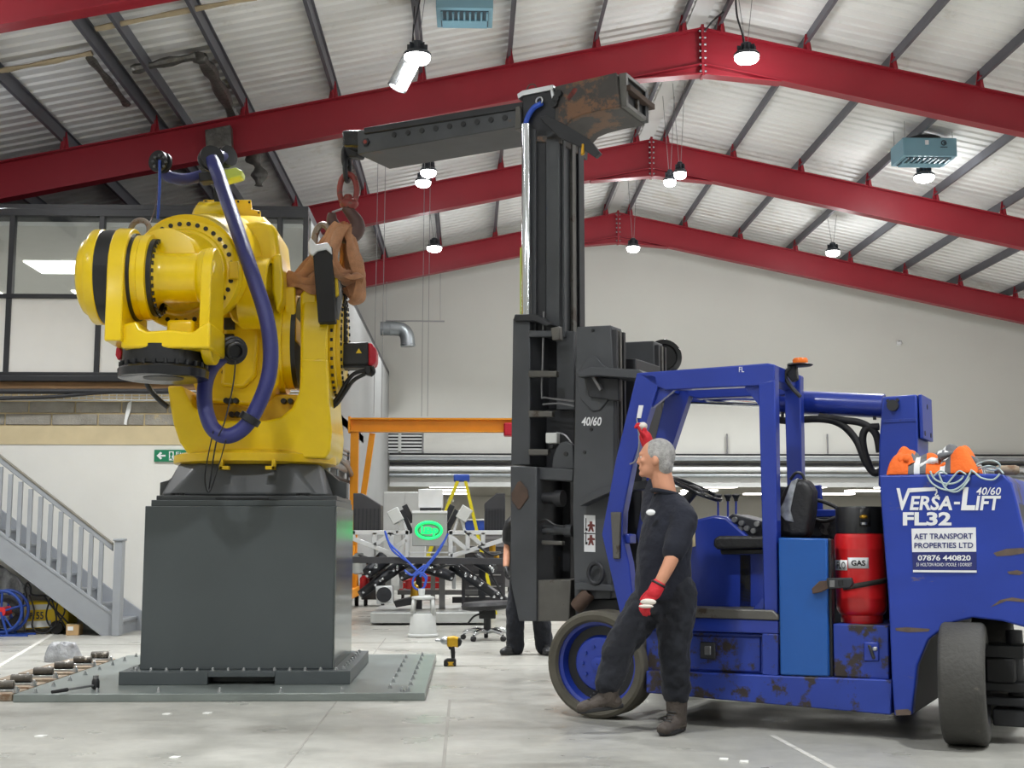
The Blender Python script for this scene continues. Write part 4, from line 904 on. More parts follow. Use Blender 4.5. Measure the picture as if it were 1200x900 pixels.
# --- counterweight
CW = [(1030, 557), (1160, 555), (1176, 556), (1186, 566), (1192, 590), (1199, 620), (1213, 680), (1222, 738), (1200, 735), (1175, 728), (1140, 724), (1112, 731), (1088, 750), (1075, 780), (1071, 815), (1069, 838), (1048, 839), (1045, 797), (1041, 700), (1033, 600)]
cw = slab(CW, 0, .09, 'counterweight', 'blue_chip', bevel=.012, seg=3); slab(CW, .09, 1.75, 'counterweight_core', 'mast_dark'); slab(CW, 1.84, .09, 'counterweight_cheek', 'blue_chip')
slab([(1030, 557), (1160, 555), (1176, 556), (1186, 566), (1192, 590), (1188, 592), (1182, 568), (1174, 559.5), (1160, 558.5), (1030, 560)], .05, 1.85, 'counterweight_top', 'blue_worn')
dm('scuff', (96, 82, 72), .7, var=.35, scale=20)
for l in ([(1164, 648), (1180, 643), (1199, 642), (1202, 648), (1185, 651), (1168, 652)], [(1180, 670), (1192, 668), (1200, 671), (1195, 674), (1183, 673)], [(1160, 712), (1172, 703), (1186, 700), (1204, 703), (1203, 706), (1180, 704), (1170, 708)], [(1049, 736), (1062, 735), (1090, 737), (1088, 740), (1064, 741), (1050, 739)], [(1049, 832), (1064, 831), (1068, 834), (1067, 838), (1050, 838.5)]):
    slab(l, -.0015, .002, 'scuff_mark', 'scuff', cw, 0)
# lettering and stickers on the counterweight
def fq(x0, y0, x1, y1, v, sk=0): return [fk(x0, y0, v), fk(x1, y0+sk, v), fk(x1, y1+sk, v), fk(x0, y1, v)]
e = -.004
lettering('V', fq(1050.5, 572, 1068, 598, e), 'sticker', cw, .12, .025); slab([(1064, 572), (1096, 571), (1097, 575), (1066, 577)], e, .002, 'lettering', 'sticker', cw, 0)
q = MB(); q.tube([fk(x, y, e) for x, y in ((1097, 573), (1098, 577), (1096, 580), (1098, 582), (1099.5, 580))], .005, 6); q.build('lettering', 'sticker', cw)
lettering('ERSA', fq(1066, 581, 1116, 598, e), 'sticker', cw, .15, .03); lettering('-', fq(1118, 588, 1125, 591, e), 'sticker', cw)
lettering('L', fq(1126, 571, 1143, 598, e), 'sticker', cw, .12, .04); lettering('IFT', fq(1143, 581, 1173, 598, e), 'sticker', cw, .15, .03)
lettering('40/60', fq(1144, 571, 1173, 580, e), 'sticker', cw, .2, .01); lettering('FL32', fq(1058, 600, 1115, 616, e), 'sticker', cw, 0, .04)
slab([(1068, 619.5), (1143.5, 618), (1144, 646.5), (1069, 647)], e, .003, 'sign_panel', 'sticker', cw, 0); slab([(1069, 647), (1144, 646.5), (1144.5, 670.5), (1070, 670)], e, .003, 'sign_panel', 'sticker_navy', cw, 0)
e2 = -.0065
lettering('AET TRANSPORT', fq(1071, 625.3, 1140, 632, e2, -.5), 'sticker_navy', cw, 0, .02); lettering('PROPERTIES LTD', fq(1071.5, 636, 1140.5, 642.5, e2, -.4), 'sticker_navy', cw, 0, .02)
lettering('07876 440820', fq(1075.5, 650.5, 1137.5, 657, e2), 'sticker', cw, 0, .025); lettering('51 HOLTON ROAD I POOLE  I DORSET', fq(1074, 659.6, 1139, 663.6, e2), 'sticker', cw, 0, .004)
slab([(1070, 668), (1144.5, 668.5), (1144.5, 671), (1070, 670.5)], e2, .002, 'sign_line', 'sticker', cw, 0)
# --- rear column, tilt cylinder, hoses
rcx = slab([(1034, 465), (1074, 462), (1075, 500), (1075, 570), (1029, 570), (1030, 520)], .75, .42, 'rear_column', 'blue_chip', bevel=.012)
slab([(1034, 492), (1073, 490), (1074, 494), (1034, 496)], .745, .01, 'weld_plate', 'blue_worn', rcx, .003)
p = fk(1047, 475.5, .745); q = MB(); q.cyl(p-VD*.04, p, .038, n=20); q.build('pivot_pin', 'mast_dark', rcx)
for (x, y) in ((1041, 470), (1052, 469)): p = fk(x, y, .745); q = MB(); q.cyl(p-VD*.02, p, .012, n=6); q.build('pin_bolt', 'mast_dark', rcx)
uc, wc = uw(1075, 465, .75); q = MB(); q.obox(loc(uc-.012, .97, wc-.13), UD*.012, VD*.19, UP*.15); bp = q.build('back_plate', 'blue_chip', rcx, .006)
for (v, w_) in ((.97, -.05), (.85, -.24), (1.07, -.24)): q = MB(); q.cyl(loc(uc-.02, v, wc+w_), loc(uc-.027, v, wc+w_), .018, n=10); q.build('plate_hole', 'black', bp)
q = MB(); q.cyl(fk(1036, 476, .96), fk(905, 470.5, .96), .085, n=28); q.lathe([(.09, 0), (.09, .06)], fk(905, 470.5, .96), fk(1036, 476, .96)-fk(905, 470.5, .96), 28); q.build('tilt_cylinder', 'blue', K)
q = MB(); q.cyl(fk(906, 470.5, .96), fk(772, 465, .96), .048, n=20); q.build('tilt_rod', 'chrome', K)
for pts in ([(905, 489), (920, 493), (960, 491), (985, 497), (1003, 515), (1014, 540), (1024, 554), (1032, 552)], [(960, 488), (985, 492), (1010, 496), (1026, 508), (1031, 530)], [(1030, 500), (1016, 502), (1011, 512), (1013, 530), (1020, 550)]):
    q = MB(); q.tube(smoothpath([fk(x, y, .9) for x, y in pts], 5), .026, 10); q.build('hydraulic_hose', 'rubber', K)
q = MB()
for x in (917, 964, 1025): q.cyl(fk(x, 482, .93), fk(x, 492, .93), .012, n=8)
q.build('hose_fitting', 'mast_dark', K)
# --- cab frame
FPst = [(746, 437), (769, 440), (771, 452), (742, 540), (730, 600), (729, 626), (737, 660), (744, 722), (727, 722), (705, 626), (721, 540)]
fpn = slab(FPst, .05, .10, 'front_post', 'blue'); again(fpn, VD*.62, K)
rpn = slab([(888.5, 449), (908, 444), (909, 500), (911.5, 728), (895.5, 728)], .05, .10, 'rear_post', 'blue'); again(rpn, VD*.62, K)
RB = [(746, 437), (899, 425.5), (908, 427), (908, 446), (888, 452), (780, 457), (768, 452)]
rbn = slab(RB, .05, .10, 'roof_beam', 'blue'); again(rbn, VD*.62, K)
slab([(893, 426), (908, 427), (908, 445), (893, 449)], .15, .52, 'roof_cross_beam', 'blue'); slab([(746, 437), (766, 437), (766, 454), (744, 452)], .15, .52, 'roof_cross_beam', 'blue')
slab([(889, 449), (872, 453), (890, 476)], .08, .04, 'gusset', 'blue', None, .003); slab([(770, 454), (790, 457), (764, 478)], .08, .04, 'gusset', 'blue', None, .003); slab([(895, 700), (895, 714), (882, 714)], .08, .04, 'gusset', 'blue', None, .003)
lettering('FL', fq(866, 430, 872, 436, .045), 'sticker', rbn)
slab([(715, 600), (727, 600), (726, 655), (718, 655)], .03, .03, 'hinge_plate', 'mast_worn'); slab([(729, 625), (738, 626), (738, 637), (729, 637)], .1, .12, 'door_stop', 'blue')
q = MB(); q.tube(smoothpath([fk(x, y, .03) for x, y in ((746, 490), (749, 515), (746, 538), (738, 544))], 4), .006, 6); q.build('post_cable', 'wire', K)
slab([(748.5, 475), (754, 475), (751, 490), (746, 490)], .045, .004, 'post_label', 'sticker', None, 0)
# beacon
bt = slab([(922, 426), (932, 424), (934, 444), (928, 448), (922, 440)], .4, .06, 'beacon_bracket', 'black')
p = fk(938, 427, .43); q = MB(); q.lathe([(.075, -.012), (.085, -.004), (.06, .006), (.03, .01)], p, (0, 0, 1), 24); q.build('beacon_base', 'black', bt)
q = MB(); q.lathe([(.05, .006), (.052, .03), (.045, .042), (.01, .045)], p, (0, 0, 1), 24); q.build('beacon_lens', 'amber', bt)
q = MB(); q.tube(smoothpath([fk(x, y, .4) for x, y in ((926, 430), (920, 440), (926, 452), (938, 465))], 4), .014, 8); q.build('beacon_cable', 'cable', bt)
# --- console, wheel, seat
slab([(803, 612), (836, 604), (851, 606), (880, 632), (897, 642), (897, 713), (803, 713)], .30, .45, 'dash_console', 'blue', None, .015)
slab([(852, 607), (858, 602), (898, 612), (898, 642), (880, 632)], .36, .35, 'instrument_panel', 'machine_dark')
for (x, y) in ((862, 609), (870, 613), (876, 619), (884, 622), (868, 620), (888, 614)):
    p = fk(x, y, .34); q = MB(); q.lathe([(.018, 0), (.018, .03), (.01, .03)], p, -VD, 14); q.build('gauge', 'zinc', K)
slab([(806, 612), (814, 611), (815, 640), (807, 642)], .292, .008, 'notice_plate', 'cream', None, 0)
for x in (841.5, 853, 862.5):
    p0, p1 = fk(x, 606, .5), fk(x, 584, .5); q = MB(); q.cyl(p0, p1, .007, n=8); lv = q.build('control_lever', 'blue', K)
    q = MB(); q.lathe([(.012, -.02), (.016, .0), (.028, .018), (.026, .026), (.01, .03)], p1, (0, 0, 1), 14); q.build('lever_knob', 'black', lv)
cs = fk(815, 573, .42); nw = (UD*-.42+UP*.9).normalized(); q = MB(); q.ring(cs, nw, .19, .014, 36, 8); sw = q.build('steering_wheel', 'black_gloss', K)
q = MB(); x, y, z = basis(nw)
for an in (.3, 2.4, 4.5): q.cyl(cs, cs+(x*math.cos(an)+y*math.sin(an))*.185, .011, n=8)
q.lathe([(.05, -.03), (.05, .01), (.03, .02)], cs, nw, 16); q.build('wheel_spokes', 'black', sw)
q = MB(); q.tube([cs-nw*.02, cs-nw*.12+UD*.05, cs-nw*.3+UD*.12], [.03, .04, .05], 12); q.build('steering_column', 'black', K)
slab([(836, 631), (842, 628), (897, 628), (905, 634), (905, 642), (840, 644), (835, 640)], .15, .45, 'seat_cushion', 'leather', None, .02, 3)
slab([(843, 644), (900, 643), (900, 649), (845, 650)], .2, .35, 'seat_pan', 'black'); slab([(866, 649), (881, 649), (881, 714), (866, 714)], .3, .15, 'seat_post', 'black')
slab([(905, 575), (914, 570), (945, 572), (948, 632), (905, 634)], .3, .08, 'seat_back', 'leather', None, .02); slab([(945, 570), (962, 568), (964, 600), (945, 602)], .85, .03, 'rear_guard', 'blue')
# --- mast, near and far cheek plates
MP = [(675.5, 383), (716, 381), (720, 470), (719, 560), (716, 690), (716, 702), (673, 702), (671, 600)]
mp = slab(MP, .45, .20, 'mast_cheek', 'mast', None, .008); again(mp, VD*.85, K)
for dx in (0, .07, .14):
    u1, w1 = uw(717, 383, .45); q = MB(); q.obox(loc(u1-.015, .475+dx, w1-.7), UD*.018, VD*.018, UP*.68); o = q.build('mast_rail', 'mast_dark' if dx != .07 else 'mast_worn', K, .003); again(o, VD*.85, K)
slab([(692, 420), (745, 420), (752, 560), (748, 700), (690, 700)], .75, .5, 'mast_core', 'mast_dark')
lettering('40/60', fq(681.5, 488.5, 705, 499, .445), 'sticker', mp, .2, .025)
slab([(676, 440), (684, 424), (692, 417), (698, 417), (706, 427), (714, 432), (712, 470), (702, 481), (694, 482), (680, 468)], .435, .02, 'boss_plate', 'mast', mp, .006)
slab([(677, 436), (692, 430), (748, 433), (756, 438), (754, 444), (700, 440), (677, 442)], .30, .3, 'collar_bracket', 'mast', None, .006); slab([(684, 442), (725, 443), (725, 470), (690, 465)], .4, .05, 'collar_block', 'mast_dark')
for (x, y) in ((695, 387), (693, 503), (685, 530), (725, 452)): p = fk(x, y, .448); q = MB(); q.cyl(p-VD*.006, p+VD*.01, .012, n=10); q.build('mast_bolt', 'black', mp)
p0, p1 = fk(693, 437, .38), fk(705, 457, .36); q = MB(); q.bar(p0, p1, .03, .02); q.cyl(p0-VD*.02, p0+VD*.05, .014, n=8); q.build('mast_latch', 'steel', K)
slab([(678, 589), (690, 578), (712, 569), (757, 563), (766, 566), (766, 572), (715, 577), (694, 586), (680, 593)], .33, .14, 'lower_collar', 'mast', None, .004)
slab([(674, 682), (717, 686), (719, 693), (674, 691)], .40, .1, 'foot_bracket', 'mast', None, .004)
p = fk(698, 672, .4); q = MB(); q.ring(p, VD, .055, .016, 20, 8, 1.3); q.build('mast_eye', 'mast_dark', K)
p = fk(675, 712, .45); q = MB(); q.lathe([(.05, 0), (.055, .02), (.055, .14), (.05, .16)], p, UD*-.7+UP*.7, 18); q.build('mast_roller', 'rust', K)
slab([(674, 702), (724, 702), (740, 714), (740, 722), (674, 722)], .55, .8, 'mast_foot', 'mast_dark')
# warning sticker with two pictograms
stk = slab([(684.5, 603.5), (697.5, 604), (697.5, 647), (684.5, 646.5)], .446, .003, 'warning_sticker', 'sticker', mp, 0)
dm('pict_red', (110, 50, 46), .5)
for y in (617, 633):
    slab([(686, y-10), (687, y-10), (687, y+3), (686, y+3)], .443, .002, 'pictogram', 'black', stk, 0); slab([(685.8, y+2), (688.4, y+2), (688.4, y+5), (685.8, y+5)], .443, .002, 'pictogram', 'black', stk, 0)
    slab([(691, y-6), (694, y-6), (694, y-3), (697, y-2), (697, y), (694.3, y), (696, y+6), (694, y+6), (692.6, y+2.5), (691, y+6), (689, y+6), (690.7, y), (688.5, y), (688.5, y-2), (691, y-3)], .443, .002, 'pictogram', 'pict_red', stk, 0)
slab([(684.5, 624.5), (697.5, 624.8), (697.5, 626), (684.5, 625.7)], .443, .002, 'sticker_line', 'black', stk, 0)
# hose reel on the far cheek
p = fk(777, 420, 1.72); q = MB(); q.lathe([(.05, -.08), (.145, -.08), (.15, -.06), (.12, -.055), (.12, -.02), (.15, -.015), (.15, .015), (.12, .02), (.12, .055), (.15, .06), (.145, .08), (.11, .075), (.10, .06), (.05, .06)], p, (UD*-.45+VD*-.9), 32); q.build('hose_reel', 'black_gloss', K)
# --- lifting column in front of the mast
slab([(601, 373), (621, 374), (621, 545), (598.5, 545)], .62, .45, 'column_slab', 'mast'); slab([(603, 368), (628, 368), (646, 380), (640, 382), (625, 376), (601, 376)], .58, .5, 'column_cap', 'mast_dark')
slab([(621, 380), (668, 384), (668, 700), (621, 700)], .95, .3, 'column_back', 'mast_dark')
slab([(636, 386), (673, 388), (673, 480), (652, 480), (652, 400)], .78, .1, 'column_web', 'mast', None, .006); slab([(640, 480), (673, 480), (673, 552), (640, 552)], .85, .08, 'column_web', 'mast_dark', None, .006)
for (y, x1) in ((391, 652), (438, 652), (485, 647), (530, 642)): slab([(619, y-4), (x1, y-3.5), (x1, y+3.5), (619, y+4)], .60, .05, 'ladder_rung', 'mast_worn' if y > 400 else 'mast')
slab([(645, 384), (655, 382), (656, 398), (647, 399)], .58, .06, 'rung_clamp', 'mast_worn')
slab([(652, 524), (656, 519), (664, 517), (671, 521), (673, 550), (646, 550), (648, 535)], .6, .06, 'lifting_lug', 'mast'); p = fk(663, 532, .595); q = MB(); q.cyl(p, p+VD*.02, .018, n=14); q.build('lug_hole', 'black', K)
slab([(639, 507), (652.5, 507), (652.5, 519.5), (639, 519.5)], .58, .06, 'junction_box', 'offwhite'); slab([(642, 520), (649, 520), (648, 526), (643, 526)], .59, .04, 'cable_gland', 'black')
for pts in ([(637, 365), (636, 420), (635, 462), (640, 466), (673, 470)], [(636, 474), (655, 473), (673, 476)], [(652, 507), (662, 510), (670, 520)]):
    q = MB(); q.tube(smoothpath([fk(x, y, .66) for x, y in pts], 5), .008, 6); q.build('mast_cable', 'steel', K)
q = MB(); q.cyl(fk(616.5, 373, .66), fk(617, 146, .66), .037, n=24); q.build('chrome_ram', 'chrome', K)
slab([(609.3, 290), (610.8, 290), (610.8, 370), (609.3, 370)], .66, .012, 'gauge_strip', 'green_tape', None, 0)
# inner telescopic column
ic = slab([(623, 150), (656, 155), (656, 392), (623, 392)], .72, .42, 'inner_column', 'mast', None, .006)
slab([(622, 150), (628, 151), (628, 392), (622, 392)], .69, .04, 'column_rib', 'mast', ic, .004); slab([(640, 153), (655, 155), (655, 392), (640, 392)], .70, .03, 'column_rib', 'mast', ic, .004)
slab([(628.5, 150), (639.5, 151), (639.5, 392), (628.5, 392)], .715, .01, 'column_recess', 'mast_dark', ic, 0)
u1, w1 = uw(657, 156, .72); u2, w2 = uw(657, 392, .72)
for (v, wd, mt, d) in ((.93, .032, 'mast_worn', .012), (.76, .02, 'mast', .01), (1.08, .05, 'mast_dark', .008)):
    q = MB(); q.obox(loc(u1-.006, v, (w1+w2)/2-.02), UD*d, VD*wd, UP*(w1-w2)/2); q.build('column_strip', mt, ic, .002)
# carriage
slab([(598, 546), (629, 547), (629, 728), (608, 728), (598, 682)], .50, .55, 'carriage_slab', 'mast'); slab([(629, 680), (669, 679), (667, 728), (629, 728)], .52, .5, 'carriage_skirt', 'mast_worn')
slab([(629, 547), (672, 550), (671, 564), (629, 562)], .55, .3, 'carriage_beam', 'mast')
for (y, x1, r, mt) in ((583, 660, .045, 'mast_dark'), (621, 671, .033, 'mast'),):
    q = MB(); q.cyl(fk(629, y, .62), fk(x1, y+1, .62), r, n=16); q.lathe([(r*1.4, -.03), (r*1.4, .03)], fk(x1-4, y+1, .62), UD, 16); q.build('carriage_rod', mt, K)
slab([(629, 633), (659, 634), (659, 639), (629, 638.5)], .58, .05, 'carriage_bar', 'mast_worn')
slab([(599, 578), (606, 565), (609.5, 563), (618, 574), (619, 583), (609, 597), (606.5, 597), (599.5, 587)], .488, .014, 'wear_disc', 'rust')
for pts in ([(632, 612), (640, 609), (650, 615), (662, 617)],): q = MB(); q.tube(smoothpath([fk(x, y, .55) for x, y in pts], 5), .008, 6); q.build('carriage_cable', 'black', K)
# --- boom
slab([(419, 153), (612, 123), (612, 147), (419, 181)], .72, .50, 'boom_inner', 'boom'); slab([(426, 149.5), (612, 119), (612, 127), (426, 157)], .70, .54, 'boom_rail', 'mast_dark')
for k_ in range(9):
    x = 462+k_*16.2; y = 152.5-(x-462)*.155+2.5; p = fk(x, y+3, .718); q = MB(); q.cyl(p-VD*.004, p+VD*.02, .024, n=10); q.build('boom_hole', 'black', K)
slab([(399, 152), (424, 151), (426, 172), (401, 172)], .74, .44, 'boom_tip', 'black_gloss', None, .03, 3); slab([(400, 166), (424, 163), (418, 184), (406, 184)], .90, .12, 'tip_shackle', 'mast_dark', None, .015)
p = fk(429.5, 167, .718); q = MB(); q.cyl(p-VD*.02, p, .035, n=6); bb = q.build('boom_bolt', 'mast_dark', K); q = MB(); q.cyl(p-VD*.026, p-VD*.02, .018, n=10); q.build('bolt_centre', 'hook_red', bb)
slab([(612, 112), (651, 104), (651, 152), (642, 160), (613, 163)], .70, .52, 'boom_sleeve', 'mast_dark'); slab([(606, 110), (612, 106), (648, 99), (648, 105), (612, 112), (607, 116)], .68, .3, 'sleeve_top', 'zinc', None, .003)
slab([(604, 125), (609, 124), (611, 150), (603, 152)], .66, .1, 'sleeve_guide', 'mast_worn'); slab([(644, 104), (647, 103), (650, 112), (646, 116)], .67, .03, 'sleeve_hook', 'zinc')
HD = [(650, 101), (722, 84.5), (726.5, 125), (700, 130), (681, 135), (670, 140), (662, 149), (657, 160), (657, 168), (622, 166), (622, 152), (650, 150)]
hd = slab(HD, .70, .52, 'boom_head', 'boom_rust', None, .01)
slab([(652, 101), (722, 85), (724, 101), (700, 106), (672, 116), (655, 130)], .713, .01, 'head_plate', 'boom', hd, .002)
p = fk(716, 93, .71); q = MB(); q.cyl(p-VD*.006, p, .035, n=16); q.build('head_disc', 'mast', hd)
u1, w1 = uw(724, 86, .72); u2, w2 = uw(726.5, 125, .72); um = min(u1, u2)
q = MB(); q.obox(loc(um-.012, .96, (w1+w2)/2), UD*.014, VD*.225, UP*((w1-w2)/2-.01)); q.build('end_recess', 'black', hd)
for (v, hw, z, hh, mt, d) in ((.75, .022, (w1+w2)/2, (w1-w2)/2, 'mast_worn', .03), (1.16, .03, (w1+w2)/2, (w1-w2)/2, 'mast_dark', .03), (.96, .22, w1-.012, .016, 'mast_worn', .03), (.96, .22, w2+.02, .018, 'mast_worn', .03), (1.0, .26, (w1+w2)/2+.015, .022, 'rust', .06), (.98, .02, w2+.07, .06, 'mast_worn', .03)):
    q = MB(); q.obox(loc(um-.02, v, z), UD*d, VD*hw, UP*hh); q.build('end_frame', mt, hd, .004)
slab([(632, 137), (640, 135), (668, 149), (690, 163), (703, 179), (697, 184.5), (681, 173), (655, 161)], .66, .05, 'brace_link', 'mast_dark', None, .004); slab([(681, 168), (684, 168), (684, 180), (680, 182)], .65, .03, 'link_pin', 'brass')
slab([(664, 118), (663, 114), (672, 102), (678, 103), (677, 107), (668, 119)], .70, .03, 'red_pin', 'hook_red', None, .006)
q = MB(); q.tube(smoothpath([fk(x, y, .67) for x, y in ((616, 146), (619, 136), (626, 126), (635, 121))], 4), .022, 8, sx=1.4); q.build('blue_strap', 'cable_blue', K)
q = MB(); q.ring(fk(632, 118, .66), VD, .028, .007, 16, 6); q.build('strap_ring', 'zinc', K)
q = MB(); q.tube(smoothpath([fk(x, y, .7) for x, y in ((616, 108), (620, 100), (626, 99), (629, 104))], 4), .006, 6); q.build('sleeve_cable', 'hook_brown', K)
for (x, y) in ((652, 116), (655, 110), (650, 122)): p = fk(x, y, .69); q = MB(); q.cyl(p-VD*.02, p+VD*.03, .03, n=8); q.build('sleeve_bolt', 'black', K)
# ================================================================ hook, slings and things carried by the truck
hk = fk(408, 185, .96); HY = hk.y
def H(x, y, d=0): return at(x, y, HY+d)
t = thing('crane_hook', 'red oval swivel ring and hook hanging from the boom tip', 'hook', tuple(H(405, 276)))
def oval(pts, r, name, mt, d=0, par=None): q = MB(); q.tube([H(x, y, d) for x, y in pts], r, 10, True); return q.build(name, mt, par or t)
def ov(cx, cy, a, b, n=24, rot=0): return [(cx+a*math.cos(2*PI*i/n), cy+b*math.sin(2*PI*i/n)) for i in range(n)]
q = MB(); q.tube([H(405+2.5*math.cos(2*PI*i/20), 183, .055*math.cos(2*PI*i/20))+V((0, 0, .085*math.sin(2*PI*i/20))) for i in range(20)], .022, 8, True); q.build('upper_link', 'mast_dark', t)
q = MB(); c0 = H(407, 197); q.tube([c0+V((.05*math.cos(2*PI*i/20)*.3, .05*math.cos(2*PI*i/20), .12*math.sin(2*PI*i/20))) for i in range(20)], .022, 8, True); q.build('chain_link', 'mast_dark', t)
oval(ov(408, 223, 10, 19), .026, 'swivel_ring', 'hook_red')
q = MB(); q.ball(H(409, 239), .085, .06, .055); q.lathe([(.045, 0), (.05, .02), (.03, .06)], H(408, 236), (0, 0, 1), 14); q.build('swivel_body', 'hook_red', t)
q = MB(); pts = smoothpath([H(404, 243), H(410, 249), H(417, 258), H(419, 268), H(413, 276), H(403, 276), H(394, 268), H(389, 258), H(389, 250)], 4); n = len(pts)
q.tube(pts, [.035+.035*math.sin(PI*i/(n-1)) for i in range(n)], 12); q.build('hook', 'hook_brown', t)
q = MB(); q.bar(H(389, 249), H(403, 244), .03, .012); q.build('safety_latch', 'steel', t)
# textile slings
t = thing('lifting_sling', 'bunched brown textile lifting slings hung on the hook', 'sling', tuple(H(400, 350)))
SL_ = [[(398, 262, -.05), (386, 280, -.08), (372, 300, -.05), (356, 318, 0), (342, 327, .05), (334, 330, .1)],
       [(400, 264, -.12), (393, 285, -.2), (385, 302, -.25), (396, 318, -.2), (404, 322, -.1), (412, 330, 0)],
       [(408, 266, -.08), (413, 285, -.1), (419, 308, -.12), (424, 330, -.1), (421, 348, -.05), (412, 354, 0)],
       [(405, 264, .02), (409, 290, 0), (413, 315, 0), (417, 335, .02), (412, 346, .05), (404, 338, .08)],
       [(402, 262, .1), (404, 285, .12), (402, 305, .12), (398, 325, .15), (392, 335, .2)],
       [(396, 264, .08), (380, 286, .05), (362, 310, .05), (350, 324, .1), (345, 338, .15)],
       [(388, 284, 0), (376, 306, -.05), (366, 322, -.1), (360, 334, -.05), (348, 336, .05)],
       [(338, 326, .1), (352, 330, -.02), (366, 334, -.05), (378, 328, 0), (388, 318, .1)],
       [(404, 320, -.05), (414, 324, -.1), (424, 322, -.06), (422, 334, 0), (410, 340, .05)],
       [(336, 336, .15), (348, 343, .05), (360, 342, 0), (372, 345, .1)]]
random.seed(3)
for i, l in enumerate(SL_):
    for g in range(3):
        jx, jy, jd = [random.uniform(-1, 1) for _ in range(3)]
        q = MB(); P = smoothpath([H(x+jx*3.2*(.3+.7*math.sin(PI*k_/(len(l)-1)))+g-1, y+jy*3, d+jd*.06) for k_, (x, y, d) in enumerate(l)], 6); n = len(P)
        q.tube(P, [.016+.004*math.sin(.5*k_+i+g) for k_ in range(n)], 8, sx=2.6+.8*math.sin(i+g), up=(.5*math.sin(i*2+g), 1, .4*math.cos(g*2+i))); q.build('sling_strand', 'sling', t, smooth=60)
q = MB(); vs = []; 
t2 = MB(); t2.prism([at(x, y, 10.72) for x, y in ((361, 284), (364, 278), (370, 286), (384, 284), (388, 290), (389, 298), (382, 292), (372, 294), (366, 300), (362, 296))], (0, .16, 0)); tag(t2.build('plastic_wrap', 'plastic_white', None, .01), 'torn white plastic wrap at the top of the black slab', 'plastic wrap')
# gas cylinder
gb = fk(1010.5, 731, .27); gz = gb.z; toC = V((CAM.x-gb.x, CAM.y-gb.y, 0)).normalized(); rt = V((-toC.y, toC.x, 0)); gr = .158
ztop = at(1010, 625, gb.y).z; zcol = at(1010, 594, gb.y).z; HH = ztop-gz
t = thing('gas_cylinder', 'red gas cylinder with black collar strapped to the forklift', 'gas cylinder', tuple(gb))
q = MB(); q.lathe([(.1, .05), (.135, .06), (.152, .085), (gr, .12), (gr, HH*.28), (gr+.002, HH*.29), (gr, HH*.30), (gr, HH*.82), (gr+.002, HH*.83), (gr, HH*.84), (gr, HH-.03), (.15, HH-.005), (.12, HH+.01)], gb, UP, 40); q.build('body', 'gas_red', t)
q = MB(); q.lathe([(.125, .0), (.13, .01), (.13, .055), (.12, .07)], gb, UP, 36); q.build('foot_ring', 'gas_red', t)
q = MB(); hc_ = zcol-ztop; A0 = math.radians(14); n = 40
vs = []; fs = []
for (r, h) in ((.148, 0), (.146, hc_-.01), (.14, hc_), (.128, hc_), (.126, 0)):
    for i in range(n): an = 2*PI*i/n; vs.append(gb+UP*(HH+h)+toC*r*math.cos(an)+rt*r*math.sin(an))
for j in range(4):
    for i in range(n): fs.append((j*n+i, j*n+(i+1) % n, (j+1)*n+(i+1) % n, (j+1)*n+i))
q.add(vs, fs); co = q.build('collar', 'black', t)
def wrap(x0, x1, y0, y1, r, name, mt, par, k=10, dy=0):   # a patch bent round the cylinder; x in pixels from its centre, y in photograph rows
    q = MB(); vs = []; s = gb.y/1470
    for j in (0, 1):
        for i in range(k+1):
            x = (x0+(x1-x0)*i/k)*s; an = math.asin(max(-.98, min(.98, x/r))); z = at(1010, (y0 if j else y1)+dy*i/k, gb.y).z; vs.append(V((gb.x, gb.y, z))+toC*r*math.cos(an)+rt*r*math.sin(an))
    q.add(vs, [(i, i+1, k+2+i, k+1+i) for i in range(k)]); o = q.build(name, mt, par); m_ = o.modifiers.new('s', 'SOLIDIFY'); m_.thickness = .004; m_.offset = 0; return o
def wraptext(s_, x0, x1, y0, y1, r, mt, par, bold=0):
    vs, fs = text_mesh(s_, 0, bold); a0 = min(v.x for v in vs); a1 = max(v.x for v in vs); b0_ = min(v.y for v in vs); b1 = max(v.y for v in vs); P = []; s = gb.y/1470
    for v in vs:
        x = (x0+(x1-x0)*(v.x-a0)/(a1-a0))*s; y = y1+(y0-y1)*(v.y-b0_)/(b1-b0_); an = math.asin(max(-.98, min(.98, x/r))); P.append(V((gb.x, gb.y, at(1010, y, gb.y).z))+toC*r*math.cos(an)+rt*r*math.sin(an))
    q = MB(); q.add(P, fs); q.build('lettering', mt, par, smooth=0)
wrap(-27.5, -14.5, 656, 668, gr+.0015, 'label_patch', 'sticker', t); wrap(-13.5, 9, 653, 665.5, gr+.0015, 'label_patch', 'sticker', t)
wraptext('FLO', -26, -16.5, 658, 666, gr+.006, 'black', t, .01); wraptext('GAS', -10, 5.5, 656, 662.5, gr+.006, 'black', t, .03)
dm('valve_dark', (14, 14, 16), .5)
wrap(0.5, 12, 596.5, 617, .1495, 'valve_opening', 'valve_dark', co); q = MB(); p = V((gb.x, gb.y, at(1010, 606, gb.y).z))+toC*.15+rt*.03; q.ball(p, .026, .026, .014); q.build('valve_knob', 'brass', t)
q = MB(); q.cyl(p-UP*.05, p-UP*.035, .022, n=12); q.build('valve_nut', 'zinc', t)
t = thing('ratchet_strap', 'black ratchet strap drawn round the red gas cylinder', 'strap', tuple(fk(968, 690, .02)))
wrap(-20, 29.9, 685, 691, gr+.006, 'webbing', 'strap', t, 14, -9)
slab([(951, 690), (960, 681), (975, 680), (975, 687), (962, 694), (952, 696)], -.01, .03, 'strap_tail', 'rust', t, .004)
slab([(968, 677.5), (997, 677), (999, 684), (996, 689), (970, 690)], -.02, .05, 'ratchet', 'mast_dark', t, .006)
